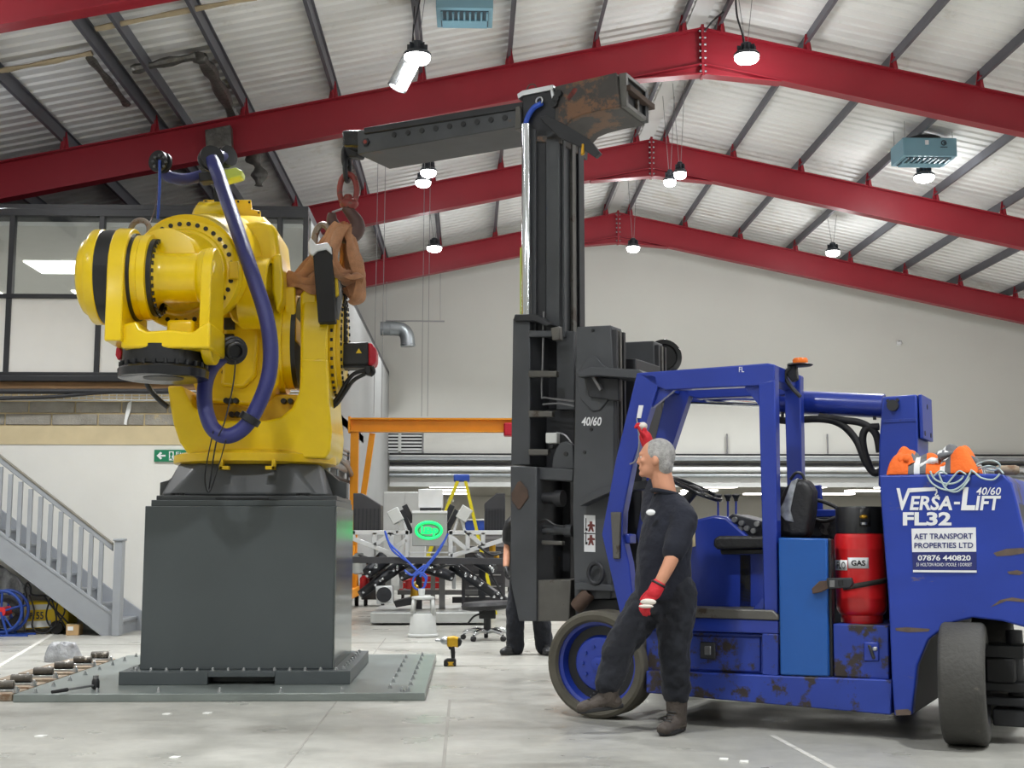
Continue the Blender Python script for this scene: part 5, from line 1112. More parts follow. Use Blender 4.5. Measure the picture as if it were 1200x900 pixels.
slab([(972, 680), (978, 680), (978, 688), (972, 688)], -.026, .02, 'ratchet_window', 'steel', t, .002); slab([(982, 680), (988, 680), (988, 687), (982, 687)], -.026, .02, 'ratchet_window', 'black_gloss', t, .002)
# jacket on the counterweight: a rumpled folded cloth with orange, grey and white blocks
uA, wT = uw(1043, 556, .12); uB, _ = uw(1147, 548, .12)
q = MB(); nx, ny = 44, 22; vs = []; top = fk(1100, 556, .3).z
def jh(a, b):
    e = min(1, a*7, (1-a)*6, b*6, (1-b)*5); e = max(0, e)**.55
    return e*(.11+.035*math.sin(8*a+2.5*b)+.028*math.sin(17*a-5*b+1)+.05*b*math.exp(-((a-.5)/.22)**2)+.018*math.sin(23*b+6*a))
W0 = fk(1100, 556.5, .0).z+.003
for j in range(ny+1):
    for i in range(nx+1):
        a, b = i/nx, j/ny; u = uA+(uB-uA)*a; v = .03+.46*b+.03*math.sin(5*a); vs.append(loc(u, v, W0+jh(a, b)))
fs = [(j*(nx+1)+i, (j+1)*(nx+1)+i, (j+1)*(nx+1)+i+1, j*(nx+1)+i+1) for j in range(ny) for i in range(nx)]
q.v = [V(p) for p in vs]; q.f = [f[::-1] for f in fs]
def jm(a, b):
    if a < .22: return 0 if b < .55 else 1
    if a < .30: return 1
    if a < .36: return 2
    if a < .44: return 1 if b < .3 else (2 if int(b*6) % 2 else 1)
    if a < .60: return 0 if b < .22 else (1 if int(a*26+b*5) % 2 else 2)
    if a < .66: return 2 if b < .5 else 1
    if a < .72: return 1
    return 0 if b < .5 else (1 if int(b*9) % 2 else 2)
q.fm = [jm((i+.5)/nx, (j+.5)/ny) for j in range(ny) for i in range(nx)]
t = thing('work_jacket', 'orange and grey hi-vis jacket folded on top of the counterweight', 'jacket', tuple(loc((uA+uB)/2, .25, W0)))
o = q.build('jacket_body', ['orange_cloth', 'grey_cloth', 'white_cloth'], t, smooth=80); s_ = o.modifiers.new('s', 'SOLIDIFY'); s_.thickness = .012; s_.offset = 1; o.modifiers.new('ss', 'SUBSURF').levels = 1
for pts, mt, r in (([(1046, 552), (1052, 540), (1062, 537), (1068, 544)], 'orange_cloth', .024), ([(1096, 552), (1106, 546), (1116, 545)], 'orange_cloth', .02), ([(1100, 536), (1118, 532), (1138, 538), (1146, 545)], 'grey_cloth', .02), ([(1078, 548), (1090, 541), (1100, 540)], 'white_cloth', .02)):
    q = MB(); P = smoothpath([fk(x, y, .10) for x, y in pts], 5); q.tube(P, [r*(1+.2*math.sin(k_*1.3)) for k_ in range(len(P))], 12, sx=1.5); q.build('jacket_fold', mt, t, smooth=80)
# cord tangle
t = thing('cord_tangle', 'tangle of thin pale cord draped over the counterweight edge', 'cord', tuple(fk(1130, 556, .05)))
random.seed(5)
for pts in ([(1086, 556), (1092, 566), (1104, 573), (1118, 574), (1130, 566), (1138, 552)], [(1090, 552), (1096, 562), (1112, 567), (1126, 562), (1134, 548)], [(1100, 554), (1108, 572), (1122, 576), (1134, 564), (1142, 548), (1150, 546)], [(1130, 548), (1140, 552), (1150, 560), (1164, 562), (1172, 555)], [(1108, 570), (1116, 560), (1124, 552), (1132, 556)], [(1142, 546), (1152, 541), (1164, 540), (1172, 545), (1166, 551), (1154, 549)], [(1146, 550), (1158, 546), (1170, 549), (1176, 555)], [(1094, 558), (1102, 552), (1110, 556)]):
    vv = -.012 ; q = MB(); q.tube(smoothpath([fk(x, y, -.012 if y > 551 else .02+.05*random.random()) for x, y in pts], 6), .0055, 6); q.build('cord', 'rope', t)
q = MB(); p = fk(1180, 551, .12); q.lathe([(.02, -.07), (.03, -.05), (.03, .05), (.02, .07)], p, UD, 14); q.build('cord_handle', 'pad_wood', t)
# bag on the seat
P = [(912, 628), (910, 590), (918, 572), (930, 560), (944, 562), (951, 575), (950, 600), (945, 630), (928, 631)]
t = thing('black_bag', 'black bag with silver reflective strap propped on the forklift seat', 'bag', tuple(fk(930, 631, .3)))
q = MB(); q.prism(fp(P, .2), VD*.2); q.build('bag_body', 'leather', t, .05, seg=4)
dm('reflect', (176, 180, 186), .3, metal=.6, var=.5, scale=18)
slab([(918, 588), (927, 564), (935, 560), (930, 578), (926, 598), (930, 612), (920, 610), (912, 600)], .19, .02, 'reflective_strap', 'reflect', t, .004)
q = MB(); q.tube(smoothpath([fk(x, y, .25) for x, y in ((926, 562), (933, 554), (940, 556), (943, 563))], 4), .01, 8); q.build('bag_handle', 'black', t)

# ================================================================ lamps, heaters, roof oddments
def roofpt(x, y, s=-1, off=ROOF-.06):
    n = V((-SL, 0, 1)) if s < 0 else V((SL, 0, 1)); return onplane(x, y, V((XR, 0, ZR+off)), n.normalized())
def lamp(p, r, label, wires=True, power=1.0, flood=False):
    t = thing('high_bay_lamp', label, 'lamp', tuple(p), 'high bay lamps hung from the roof')
    top = rz(p.x, ROOF-.05)
    q = MB(); q.lathe([(r, 0), (r*1.03, .03), (r*.9, .06), (r*.45, .10), (r*.4, .22), (r*.2, .24)], p, UP, 28); q.build('housing', 'lamp_body', t)
    for k_ in range(8):
        an = 2*PI*k_/8; d = V((math.cos(an), math.sin(an), 0)); q = MB(); q.obox(p+UP*.13+d*r*.55, d*r*.2, V((-d.y, d.x, 0))*.006, UP*.05); q.build('cooling_fin', 'lamp_body', t)
    q = MB(); q.lathe([(r*.97, -.0), (r*.95, -.05), (r*.8, -.09), (r*.45, -.115), (.005, -.12)], p, UP, 28, caps=False); q.f = [f[::-1] for f in q.f]; q.build('lens', 'lens', t)
    if wires:
        for s in (-1, 1):
            q = MB(); q.cyl(p+V((s*.02, 0, .22)), V((p.x+s*.12, p.y, top)), .006, n=6); q.build('hanging_wire', 'wire', t)
    l = bpy.data.lights.new('lamp_light', 'AREA'); l.shape = 'DISK'; l.size = r*1.9; l.spread = math.radians(115); l.energy = LAMP_W*power; l.color = (.965, .985, 1.0)
    lo = bpy.data.objects.new('lamp_light', l); col.objects.link(lo); lo.parent = t; lo.location = (0, 0, -.13)
    l = bpy.data.lights.new('lamp_fill', 'POINT'); l.energy = LAMP_W*power*.34; l.shadow_soft_size = r*.9; l.color = (.965, .985, 1.0)  # point light below the lens, added to brighten the roof
    lo = bpy.data.objects.new('lamp_fill', l); col.objects.link(lo); lo.parent = t; lo.location = (0, 0, -.13-r)
    return t
lamp(at(489, 66, 18.2), .20, 'round high bay lamp with a shiny cylinder beside it, top of picture', power=.8)
lamp(at(875, 66, 20.2), .21, 'round high bay lamp glaring against the highest red beam right of its peak')
lamp(at(502, 201, 24.6), .16, 'upper high bay lamp of the close pair under the boom', power=.25)
lamp(at(496, 213, 25.4), .16, 'lower high bay lamp of the close pair under the boom', power=.25)
lamp(at(509, 290, 31), .19, 'high bay lamp in front of the lowest red beam left of the mast', power=.75)
lamp(at(797, 203, 24.6), .13, 'right high bay lamp of the small pair right of the mast', power=.6)
lamp(at(785, 212, 25.4), .13, 'left high bay lamp of the small pair right of the mast', power=.6)
lamp(at(742, 290, 31), .17, 'high bay lamp hung by the lowest red peak right of the mast', power=1.4)
lamp(at(976, 295, 31), .18, 'high bay lamp in front of the lowest red beam at right', power=1.3)
lamp(at(1083, 207, 25.5), .21, 'high bay lamp just below the blue-grey hanging heater')
for x in (-6.5, -1.5, 4.5, 9.5, 14.5):  # lamp rows out of view, added to light the hall
    for y, z in ((-3, 7.0), (5, 7.0), (13.2, 7.25)): lamp(V((x, y, z)), .2, 'unseen high bay lamp added to light the near half of the hall', power=1.0)
lamp(V((-6.9, 17.6, 6.5)), .2, 'unseen high bay lamp added to brighten the left roof slope', power=.8)  # out of view, added to lift the dark left roof bay
for x in (14.5,):  # another unseen row, added for its light on the hall
    for y in (16, 22.5, 29): lamp(V((x, y, 7.0)), .2, 'unseen high bay lamp added to light the right side of the hall')
# bright aluminium cylinder lamp under the first lamp
t = thing('cylinder_lamp', 'tilted aluminium cylinder lamp below the top high bay lamp', 'lamp', tuple(at(466, 106, 18.2)))
a, b = at(482, 70, 18.3), at(465, 103, 18.3); q = MB(); d = (b-a).normalized(); q.lathe([(.1, -.02), (.145, 0), (.15, (b-a).length), (.13, (b-a).length+.005), (.12, .05)], a, d, 28, caps=False); q.build('reflector', 'lamp_alu', t)
q = MB(); q.lathe([(.118, (b-a).length-.1), (.005, (b-a).length-.1)], a, d, 24, caps=False); q.build('tube_lens', 'lit', t)
q = MB(); x_, y_, z_ = basis(d); vs = []; n = 10; Lc = (b-a).length
sd = (V((CAM.x, CAM.y, CAM.z))-a).normalized(); sd = (sd-d*sd.dot(d)).normalized(); sr = d.cross(sd)
for h in (.02, Lc+.003):
    for i in range(n+1): an = math.radians(-8+65*i/n); vs.append(a+d*h+(sd*math.cos(an)-sr*math.sin(an))*.152)
q.add(vs, [(i, i+1, n+2+i, n+1+i) for i in range(n)]); o = q.build('side_glow', 'lit', t); m_ = o.modifiers.new('s', 'SOLIDIFY'); m_.thickness = .008  # emissive patch on the cylinder flank that faces the camera
q = MB(); q.cyl(a, V((a.x+.05, a.y, rz(a.x, ROOF-.05))), .01, n=6); q.build('hanging_wire', 'cable', t)
q = MB(); q.tube(smoothpath([at(487, 62, 18.2), at(484, 40, 18.2), at(488, 20, 18.2), at(492, 0, 18.2), at(493, -14, 18.2)], 4), .012, 6); tag(q.build('lamp_cable', 'cable'), 'black cable looping down to the top high bay lamp', 'cable')
# heaters
def heater(x0, x1, y0, y1, Y, dep, label, mark):
    a, b = at(x0, y0, Y), at(x1, y1, Y); t = thing('unit_heater', label, 'heater', ((a.x+b.x)/2, Y+dep/2, b.z), 'blue-grey unit heaters under the roof')
    q = MB(); q.box((a.x, Y, b.z), (b.x, Y+dep, a.z)); q.build('casing', 'heater', t, .012)
    w_ = b.x-a.x
    q = MB(); q.box((a.x+.08*w_, Y+.12*dep, b.z-.012), (b.x-.08*w_, Y+.9*dep, b.z)); q.build('outlet_recess', 'heater_dark', t)
    for k_ in range(9):
        x = a.x+.1*w_+k_*.1*w_; q = MB(); q.obox((x, Y+dep*.32, b.z-.02), (.006, 0, .02), (0, dep*.18, 0), (.012, 0, -.006)); q.build('louvre', 'heater', t, smooth=0)
    for k_ in range(5):
        y = Y+dep*(.55+.075*k_); q = MB(); q.obox(((a.x+b.x)/2, y, b.z-.02), (w_*.4, 0, 0), (0, .006, .02), (0, .012, -.006)); q.build('louvre', 'heater', t, smooth=0)
    for sx in (a.x+.06, b.x-.06):
        for sy_ in (Y+.06, Y+dep-.06): q = MB(); q.cyl((sx, sy_, a.z), (sx+(.1 if sx < (a.x+b.x)/2 else -.1)*0, sy_, rz(sx, ROOF-.05)), .006, n=6); q.build('hanging_rod', 'wire', t)
    q = MB(); q.lathe([(w_*.3, 0), (w_*.32, .02), (w_*.32, .08), (w_*.28, .1)], ((a.x+b.x)/2, Y+dep/2, a.z), UP, 28); q.build('fan_guard', 'black', t)
    if mark:
        px_, pz_ = at(1106, 168, Y-.004).x, at(1106, 167.5, Y).z
        q = MB(); q.ring((px_, Y-.004, pz_), (0, 1, 0), .045, .012, 20, 6); q.ball((px_+.01, Y-.004, pz_), .02, .008, .02, 10, 6); q.build('logo_ring', 'heater_dark', t)
        q = MB(); q.bar((px_-.07, Y-.004, pz_-.085), (px_+.07, Y-.004, pz_-.085), .006, .018); q.build('logo_line', 'heater_dark', t)
        p1 = at(1086, 167, Y); q = MB(); q.box((p1.x-.035, Y-.02, p1.z-.045), (p1.x+.035, Y, p1.z+.045)); q.build('switch_box', 'white', t, .006)
heater(1058, 1122, 161, 183, 24.0, .75, 'blue-grey box heater hanging at right with a round dark logo', True)
heater(511, 578, -22, 10, 18.2, .75, 'blue-grey louvred heater cut off by the top edge of the picture', False)
# foil wrap, tape and timber strips on the left roof slope
mb = MB(); P = [(240, 152), (270, 146), (272, 180), (242, 186)]; mb.prism([at(x, y, 21.0) for x, y in P], (0, .4, 0)); tag(mb.build('foil_wrap', 'foil', None, .01), 'grey foil wrapped round the highest red beam above the robot', 'foil')
def ribbon(pts, r, sx, label, mt='foil', name='foil_strip', off=ROOF-.17):
    q = MB(); P = smoothpath([roofpt(x, y, -1, off) for x, y in pts], 4); q.tube(P, [r*(1+.25*math.sin(i*1.7)) for i in range(len(P))], 8, sx=sx, up=(0, 0, 1)); tag(q.build(name, mt), label, 'strip' if mt != 'foil' else 'foil')
ribbon([(155, 82), (190, 74), (230, 66)], .06, 1.5, 'dark foil strip stuck along the roof sheet at upper left'); ribbon([(232, 66), (243, 78), (258, 105), (276, 140)], .08, 1.4, 'torn foil strip hanging down towards the red beam at upper left')
ribbon([(105, 68), (125, 92), (148, 122)], .045, 1.4, 'ragged foil edge along the doubled purlin at upper left')
ribbon([(0, 83), (50, 74), (108, 62)], .03, 1.8, 'pale timber batten across the roof sheet at the left edge', 'timber_strip', 'timber_batten'); ribbon([(112, 34), (200, 16), (300, -3)], .03, 1.8, 'pale timber batten across the roof sheet near the top edge', 'timber_strip', 'timber_batten')
q = MB(); P = smoothpath([at(294, 180, 22.6), at(301, 192, 22.6), at(304, 205, 22.6), at(303, 218, 22.6)], 4); q.tube(P, [.06+.03*math.sin(i) for i in range(len(P))], 8, sx=1.8, up=(0, 1, 0)); tag(q.build('foil_strip', 'foil'), 'limp foil strip dangling below the highest red beam beside the hose', 'foil')
q = MB(); q.tube(smoothpath([at(331, 252, 27.1), at(336, 264, 27.1), at(334, 278, 27.1)], 4), .03, 8); tag(q.build('foil_strip', 'wire'), 'pale tie wrapped on the middle red beam right of the robot', 'foil')
# second purlin beside the left one and roof cables
for (x, lb) in ((XR-(.33+1.5*6)+.45, 'doubled'),):
    mb = MB(); mb.box((x-.03, 8, rz(x)+.12), (x+.03, YF-.05, rz(x)+.32)); mb.build('purlin', 'purlin', ceil_l, smooth=0)
for pts, lb in (([(862, 0), (864, 20), (870, 40), (872, 55)], 'black cable dropping to the lamp at the red beam peak'), ([(826, 36), (836, 24), (848, 14)], 'short black cable curling over the highest red beam peak')):
    q = MB(); q.tube(smoothpath([at(x, y, 20.4) for x, y in pts], 5), .016, 6); tag(q.build('lamp_cable', 'cable'), lb, 'cable')
for i, (x, y0, y1, Y) in enumerate(((438, 250, 488, 23), (447, 255, 490, 23), (494, 305, 488, 24), (501, 305, 488, 24))):
    q = MB(); p_ = at(x, y1, Y); q.cyl(p_, V((p_.x+.02, p_.y, rz(p_.x, ROOF))), .006, n=6); tag(q.build('hanging_line', 'wire'), ('thin grey line hanging left of the duct, ' if i < 2 else 'thin grey line hanging right of the duct, ')+('left one' if i % 2 == 0 else 'right one'), 'line')

# ================================================================ background workshop
# orange gantry
YG = 22.6; t = thing('gantry_crane', 'orange steel gantry crane frame in the background', 'gantry crane', tuple(gnd(415, 713)))
a, b = at(410, 490, YG), at(668, 507, YG); q = MB(); q.box((a.x, YG-.1, a.z-.03), (b.x, YG+.1, a.z)); q.box((a.x, YG-.1, b.z), (b.x, YG+.1, b.z+.03)); q.box((a.x, YG-.012, b.z), (b.x, YG+.012, a.z)); q.build('cross_beam', 'gantry', t)
q = MB(); q.box((a.x-.02, YG-.11, b.z-.02), (a.x+.02, YG+.11, a.z+.02)); q.build('beam_end', 'gantry', t)
for (xa, sgn) in ((414.5, 1), (662, -1)):
    p = at(xa, 600, YG); q = MB(); q.box((p.x-.07, YG-.07, .35), (p.x+.07, YG+.07, b.z)); q.build('leg', 'gantry', t, .006)
    p1 = at(xa+sgn*22, 508, YG); p2 = at(xa+sgn*7, 610, YG); q = MB(); q.bar(p1, p2, .1, .1, (0, 1, 0)); q.build('brace', 'gantry', t, .006)
    for dy in (-.8, .8): q = MB(); q.bar((p.x, YG, 1.1), (p.x, YG+dy, .3), .08, .08, (1, 0, 0)); q.build('leg_strut', 'gantry', t)
    q = MB(); q.box((p.x-.08, YG-1.0, .2), (p.x+.08, YG+1.0, .36)); q.build('foot_beam', 'gantry', t, .01)
    for dy in (-.85, .85): q = MB(); q.lathe([(.05, -.035), (.1, -.03), (.1, .03), (.05, .035)], (p.x, YG+dy, .1), (1, 0, 0), 18); q.build('castor', 'rubber', t)
q = MB(); p = at(597, 502, YG-.12); q.box((p.x-.1, YG-.16, p.z-.13), (p.x+.1, YG+.16, p.z+.1)); q.build('trolley', 'red_end', t, .03)
# test machine
YM = 18.7
def mq(l, Y=YM): return [at(x, y, Y) for x, y in l]
t = thing('test_machine', 'silver and black machine with lit green oval logo behind the pedestal', 'machine', tuple(gnd(502, 728)))
a, b = gnd(434, 733), gnd(571, 733); q = MB(); zt_ = at(500, 718, a.y).z; q.box((a.x, a.y, .03), (b.x, a.y+2.0, zt_)); q.build('plinth', 'plinth_alu', t, .01)
q = MB(); q.box((a.x+.15, a.y+.3, 0), (b.x-.15, a.y+1.8, .03)); q.build('plinth_feet', 'black', t)
def tbar(x0, y0, x1, y1, w_=.05, mt='alu', name='truss_bar', Y=YM, d=.05): q = MB(); q.bar(at(x0, y0, Y), at(x1, y1, Y), d, w_, (0, -1, 0)) if 0 else q.bar(at(x0, y0, Y), at(x1, y1, Y), w_, d, (0, -1, 0)); return q.build(name, mt, t, .004)
for l in ((412, 624, 479, 624), (477.5, 622, 477.5, 658), (413, 631, 478, 656), (439, 624, 439, 641), (459, 624, 459, 648), (438, 640, 458, 625), (459, 646, 476, 632), (414, 622, 414, 632)): tbar(*l, w_=.062)
for l in ((526, 624, 593, 624), (528, 622, 528, 653), (528, 652, 592, 632), (548, 624, 548, 645), (566, 624, 566, 640), (530, 630, 547, 644), (549, 625, 565, 639), (591, 622, 591, 632)): tbar(*l, w_=.062)
tbar(478, 653, 528, 653, .03); tbar(478, 647.5, 528, 647.5, .02)
q = MB(); q.prism(mq([(483, 600), (524, 600), (524, 640), (483, 640)], YM-.1), (0, .5, 0)); bxm = q.build('control_box', 'alu_box', t, .01)
q = MB(); q.prism(mq([(483, 598.5), (524, 598.5), (524, 601.5), (483, 601.5)], YM-.12), (0, .5, 0)); q.build('box_lid', 'white', bxm, .004)
Yl = YM-.106; lx, ly = 502.5, 621.5
def ringo(a_, b_, r, mt, name, dY=0): q = MB(); q.tube([at(lx+a_*math.cos(2*PI*i/40), ly+b_*math.sin(2*PI*i/40), Yl+dY) for i in range(40)], r, 8, True, sx=1); return q.build(name, mt, bxm)
ringo(15, 9.6, .019, 'green_lit', 'logo_ring'); ringo(12, 7, .008, 'green_deep', 'logo_ring', .004)
for (x0, x1, y0, y1, s_) in ((493.5, 499.5, 616.5, 625.5, 'L'), (497.5, 507, 617.5, 626, 'B'), (507, 513.5, 619, 628.5, 'P')):
    lettering(s_, [at(x0, y0, Yl-.004), at(x1, y0, Yl-.004), at(x1, y1, Yl-.004), at(x0, y1, Yl-.004)], 'green_lit', bxm, 0, .05)
q = MB(); q.prism(mq([(490, 573), (519, 573), (519, 595), (490, 595)], YM+.1), (0, .3, 0)); q.build('upper_box', 'alu', t, .01)
q = MB(); q.prism(mq([(492, 595), (517, 595), (517, 600), (492, 600)], YM+.12), (0, .25, 0)); q.build('upper_mount', 'machine_dark', t)
for l in ([(414, 578), (424, 578), (446, 592), (446, 623), (414, 623)], [(592, 578), (582, 578), (568, 590), (568, 623), (592, 623)]):
    q = MB(); q.prism(mq(l, YM+.1), (0, .6, 0)); o = q.build('radiator', 'radiator', t, .006)
    for k_ in range(7):
        x = l[0][0]+(l[3][0]-l[0][0])*(k_+.5)/7; q = MB(); q.box((at(x, 600, YM+.09).x-.01, YM+.085, at(x, 622, YM).z), (at(x, 600, YM+.09).x+.01, YM+.1, at(x, 596, YM).z)); q.build('radiator_fin', 'machine_dark', o)
for (cx_, cy_, an) in ((463.5, 604.5, .5), (544, 602, -.55)):
    c_ = at(cx_, cy_, YM); ex = V((math.cos(an), 0, math.sin(an)))*.085; ez = V((-math.sin(an), 0, math.cos(an)))*.10; q = MB(); q.obox(c_, ex, V((0, .12, 0)), ez); q.build('sensor_head', 'offwhite', t, .01)
for l in ((470, 598, 482, 625), (536, 598, 522, 625), (474, 592, 484, 612), (530, 592, 521, 612)): tbar(*l, w_=.08, mt='machine_dark', name='sensor_arm', Y=YM+.12, d=.1)
for l in ((465, 625, 470, 605), (478, 625, 470, 605), (531, 625, 538, 605), (546, 625, 539, 605)): tbar(*l, w_=.035, name='sensor_stand')
tbar(409, 656, 600, 658, .09, 'radiator', 'long_bar', YM-.25, .09)
random.seed(11)
for (x0, y0, x1, y1, r) in ((470, 662, 422, 697, .09), (530, 662, 580, 697, .09), (450, 655, 430, 672, .12), (560, 655, 578, 668, .12), (500, 662, 470, 676, .10), (500, 664, 530, 676, .10), (540, 668, 596, 705, .06)):
    q = MB(); q.cyl(at(x0, y0, YM+.3), at(x1, y1, YM+.1), r, r*.7, 10); o = q.build('actuator_arm', 'machine_dark', t)
    for k_ in range(7):
        f_ = random.random(); p = at(x0+(x1-x0)*f_, y0+(y1-y0)*f_+random.uniform(-3, 3), YM-.02); q = MB(); q.ball(p, .022, n=8, m=6); q.build('fitting', 'chrome', o)
for (x, y0, y1, w_, mt) in ((491, 655, 718, .09, 'radiator'), (518, 655, 718, .09, 'steel'), (455, 655, 700, .08, 'offwhite'), (532, 640, 690, .06, 'alu'), (470, 650, 690, .05, 'alu'), (543, 660, 712, .05, 'radiator'), (565, 655, 700, .1, 'machine_dark'), (436, 655, 690, .1, 'machine_dark')):
    tbar(x, y0, x, y1, w_, mt, 'frame_post', YM+.5, .08)
for (x0, x1, y, w_, mt) in ((466, 560, 694, .07, 'steel'), (530, 590, 703, .09, 'radiator'), (455, 520, 665, .05, 'machine_dark')): tbar(x0, y, x1, y, w_, mt, 'frame_rail', YM+.6, .08)
q = MB(); q.prism(mq([(440, 687), (460, 686), (461, 707), (441, 708)], YM-.1), (0, .25, 0)); o = q.build('pump_block', 'alu', t, .02); p = at(450, 697, YM-.11); q = MB(); q.lathe([(.1, 0), (.11, -.01), (.05, -.015)], p, (0, 1, 0), 18); q.build('pump_port', 'machine_dark', o)
q = MB(); q.prism(mq([(461, 705), (485, 699), (488, 708), (464, 712)], YM), (0, .4, 0)); q.build('black_tray', 'black', t, .01)
for (x, y, mt, r) in ((427, 683, 'gas_red', .07), (479, 684, 'gas_red', .05), (446, 660, 'white_cloth', .05), (421, 660, 'offwhite', .1), (582, 655, 'brass', .04), (486, 692, 'brass', .06), (577, 640, 'brass', .05)):
    q = MB(); p = at(x, y, YM+.35); q.lathe([(r*.6, -r*1.6), (r, -r*1.4), (r, r), (r*.5, r*1.5)], p, UP, 14); q.build('bottle_part', mt, t)
for pts in ([(451, 622), (456, 636), (470, 650), (484, 664), (492, 672)], [(525, 625), (515, 645), (500, 665), (492, 676)], [(523, 630), (510, 650), (494, 668), (484, 674), (476, 670)], [(452, 625), (460, 645), (478, 658)], [(492, 672), (499, 678), (497, 688), (490, 691), (484, 686), (485, 677), (493, 671), (500, 676), (497, 686)], [(474, 668), (482, 674), (490, 668), (498, 662)]):
    q = MB(); q.tube(smoothpath([at(x, y, YM-.35) for x, y in pts], 5), .016, 6); q.build('blue_cable', 'cable_blue', t)
for pts in ([(420, 650), (440, 656), (460, 654), (480, 660)], [(560, 640), (576, 650), (590, 648)], [(556, 650), (570, 664), (585, 690), (594, 706)], [(470, 660), (500, 668), (530, 662), (545, 672)]):
    q = MB(); q.tube(smoothpath([at(x, y, YM-.1) for x, y in pts], 5), .02, 6); q.build('black_cable', 'black', t)
# stepladder
YL = 21.0; t = thing('stepladder', 'yellow stepladder with blue top behind the test machine', 'ladder', tuple(gnd(540, 716)))
ap = at(541, 563, YL)
for (dx, y) in ((-1.0, 0), (.62, .25)):
    for dy in (-.28, .28): q = MB(); q.bar(V((ap.x+(.06 if dx > 0 else -.06), YL+dy*.5, ap.z)), V((ap.x+dx*.9, YL+dy, 0)), .05, .09, (0, 1, 0)); q.build('rail', 'ladder_yellow', t)
for k_ in range(1, 6):
    f_ = k_/6.5; q = MB(); x = ap.x-.06+(-.9+.06)*f_; z = ap.z*(1-f_); q.box((x-.05, YL-.14-.14*f_, z-.015), (x+.06, YL+.14+.14*f_, z+.015)); q.build('step', 'alu', t)
q = MB(); q.box((ap.x-.13, YL-.2, ap.z-.02), (ap.x+.13, YL+.2, ap.z+.09)); q.build('top_cap', 'ladder_blue', t, .02)
# blue crate on the bench behind
q = MB(); a, b = at(545, 622, 22), at(570, 608, 22); t = thing('workbench', 'low workbench with blue crate behind the right truss of the machine', 'bench', (a.x, 22.3, 0))
q.box((a.x-.6, 22, b.z-.28), (b.x+.5, 22.7, b.z-.24)); q.build('bench_top', 'steel', t)
for sx in (a.x-.55, b.x+.45):
    for sy_ in (22.05, 22.65): q = MB(); q.box((sx-.03, sy_-.03, 0), (sx+.03, sy_+.03, b.z-.28)); q.build('leg', 'steel', t)
q = MB(); q.box((a.x, 22.1, b.z-.24), (b.x, 22.5, b.z)); c_ = q.build('plastic_crate', 'ladder_blue', None, .015); tag(c_, 'blue plastic crate on the bench right of the stepladder', 'crate'); q = MB(); q.box((a.x-.02, 22.08, b.z-.03), (b.x+.02, 22.52, b.z)); q.build('rim', 'white', c_, .006)
# kick stool
p = gnd(495.5, 746); t = thing('step_stool', 'pale grey round plastic step stool on the floor', 'step stool', tuple(p))
q = MB(); q.lathe([(.185, .0), (.195, .012), (.19, .03), (.175, .04), (.15, .27), (.14, .285), (.13, .285)], p, UP, 36); q.build('base_drum', 'stool_grey', t)
for s in (-1, 1):
    q = MB(); vs = []
    for h, r in ((.27, .145), (.47, .12)):
        for i in range(7): an = s*PI/2+(i-3)*.22-PI/2*0; vs.append(p+V((math.sin(an)*r, -math.cos(an)*r, h)))
    q.add(vs, [(i, i+1, 8+i, 7+i) for i in range(6)]); o = q.build('side_panel', 'stool_grey', t); m_ = o.modifiers.new('s', 'SOLIDIFY'); m_.thickness = .035; m_.offset = 0
q = MB(); q.lathe([(.12, .455), (.14, .46), (.145, .475), (.14, .49), (.1, .495)], p, UP, 36); q.build('top_step', 'stool_grey', t)
c_ = p+V((-.02, .05, .495)); q = MB(); q.lathe([(.035, 0), (.045, .09), (.04, .09), (.032, .01)], c_, UP, 18, caps=False); q.lathe([(.034, .0), (.034, .006)], c_, UP, 18); tag(q.build('plastic_cup', 'offwhite'), 'small pale plastic cup on the step stool', 'cup')
# swivel stool
p = gnd(571, 750); t = thing('swivel_stool', 'black padded swivel stool with chrome star base', 'stool', tuple(p))
zs = at(568, 712, p.y).z
q = MB(); q.lathe([(.2, 0), (.30, .02), (.315, .06), (.29, .10), (.1, .11)], V((p.x, p.y, zs-.03)), UP, 36); q.v = [V((p.x+(v.x-p.x), p.y+(v.y-p.y)*.9, v.z+.05*(v.x-p.x))) for v in q.v]; q.build('seat', 'leather', t)
q = MB(); q.cyl(p+UP*.1, V((p.x, p.y, zs-.12)), .03, n=14); q.lathe([(.045, 0), (.045, .2)], p+UP*.08, UP, 16); q.build('gas_lift', 'black', t); q = MB(); q.box((p.x-.1, p.y-.06, zs-.13), (p.x+.1, p.y+.06, zs-.03)); q.build('mechanism', 'black', t, .01)
q = MB(); q.tube(smoothpath([V((p.x-.05, p.y-.05, zs-.06)), V((p.x-.16, p.y-.08, zs-.1)), V((p.x-.23, p.y-.1, zs-.18))], 4), .012, 8); q.build('lever', 'black', t)
for k_ in range(5):
    an = 2*PI*k_/5+.35; d = V((math.cos(an), math.sin(an), 0)); q = MB(); q.tube(smoothpath([p+UP*.10+d*.03, p+UP*.12+d*.12, p+UP*.10+d*.24, p+UP*.075+d*.30], 4), [.028]*10+[.024, .02, .016], 10); q.build('star_leg', 'chrome', t)
    c_ = p+d*.30+UP*.032; q = MB(); q.lathe([(.015, -.025), (.03, -.022), (.032, 0), (.03, .022), (.015, .025)], c_, (-d.y, d.x, 0), 14); q.build('castor', 'rubber', t)
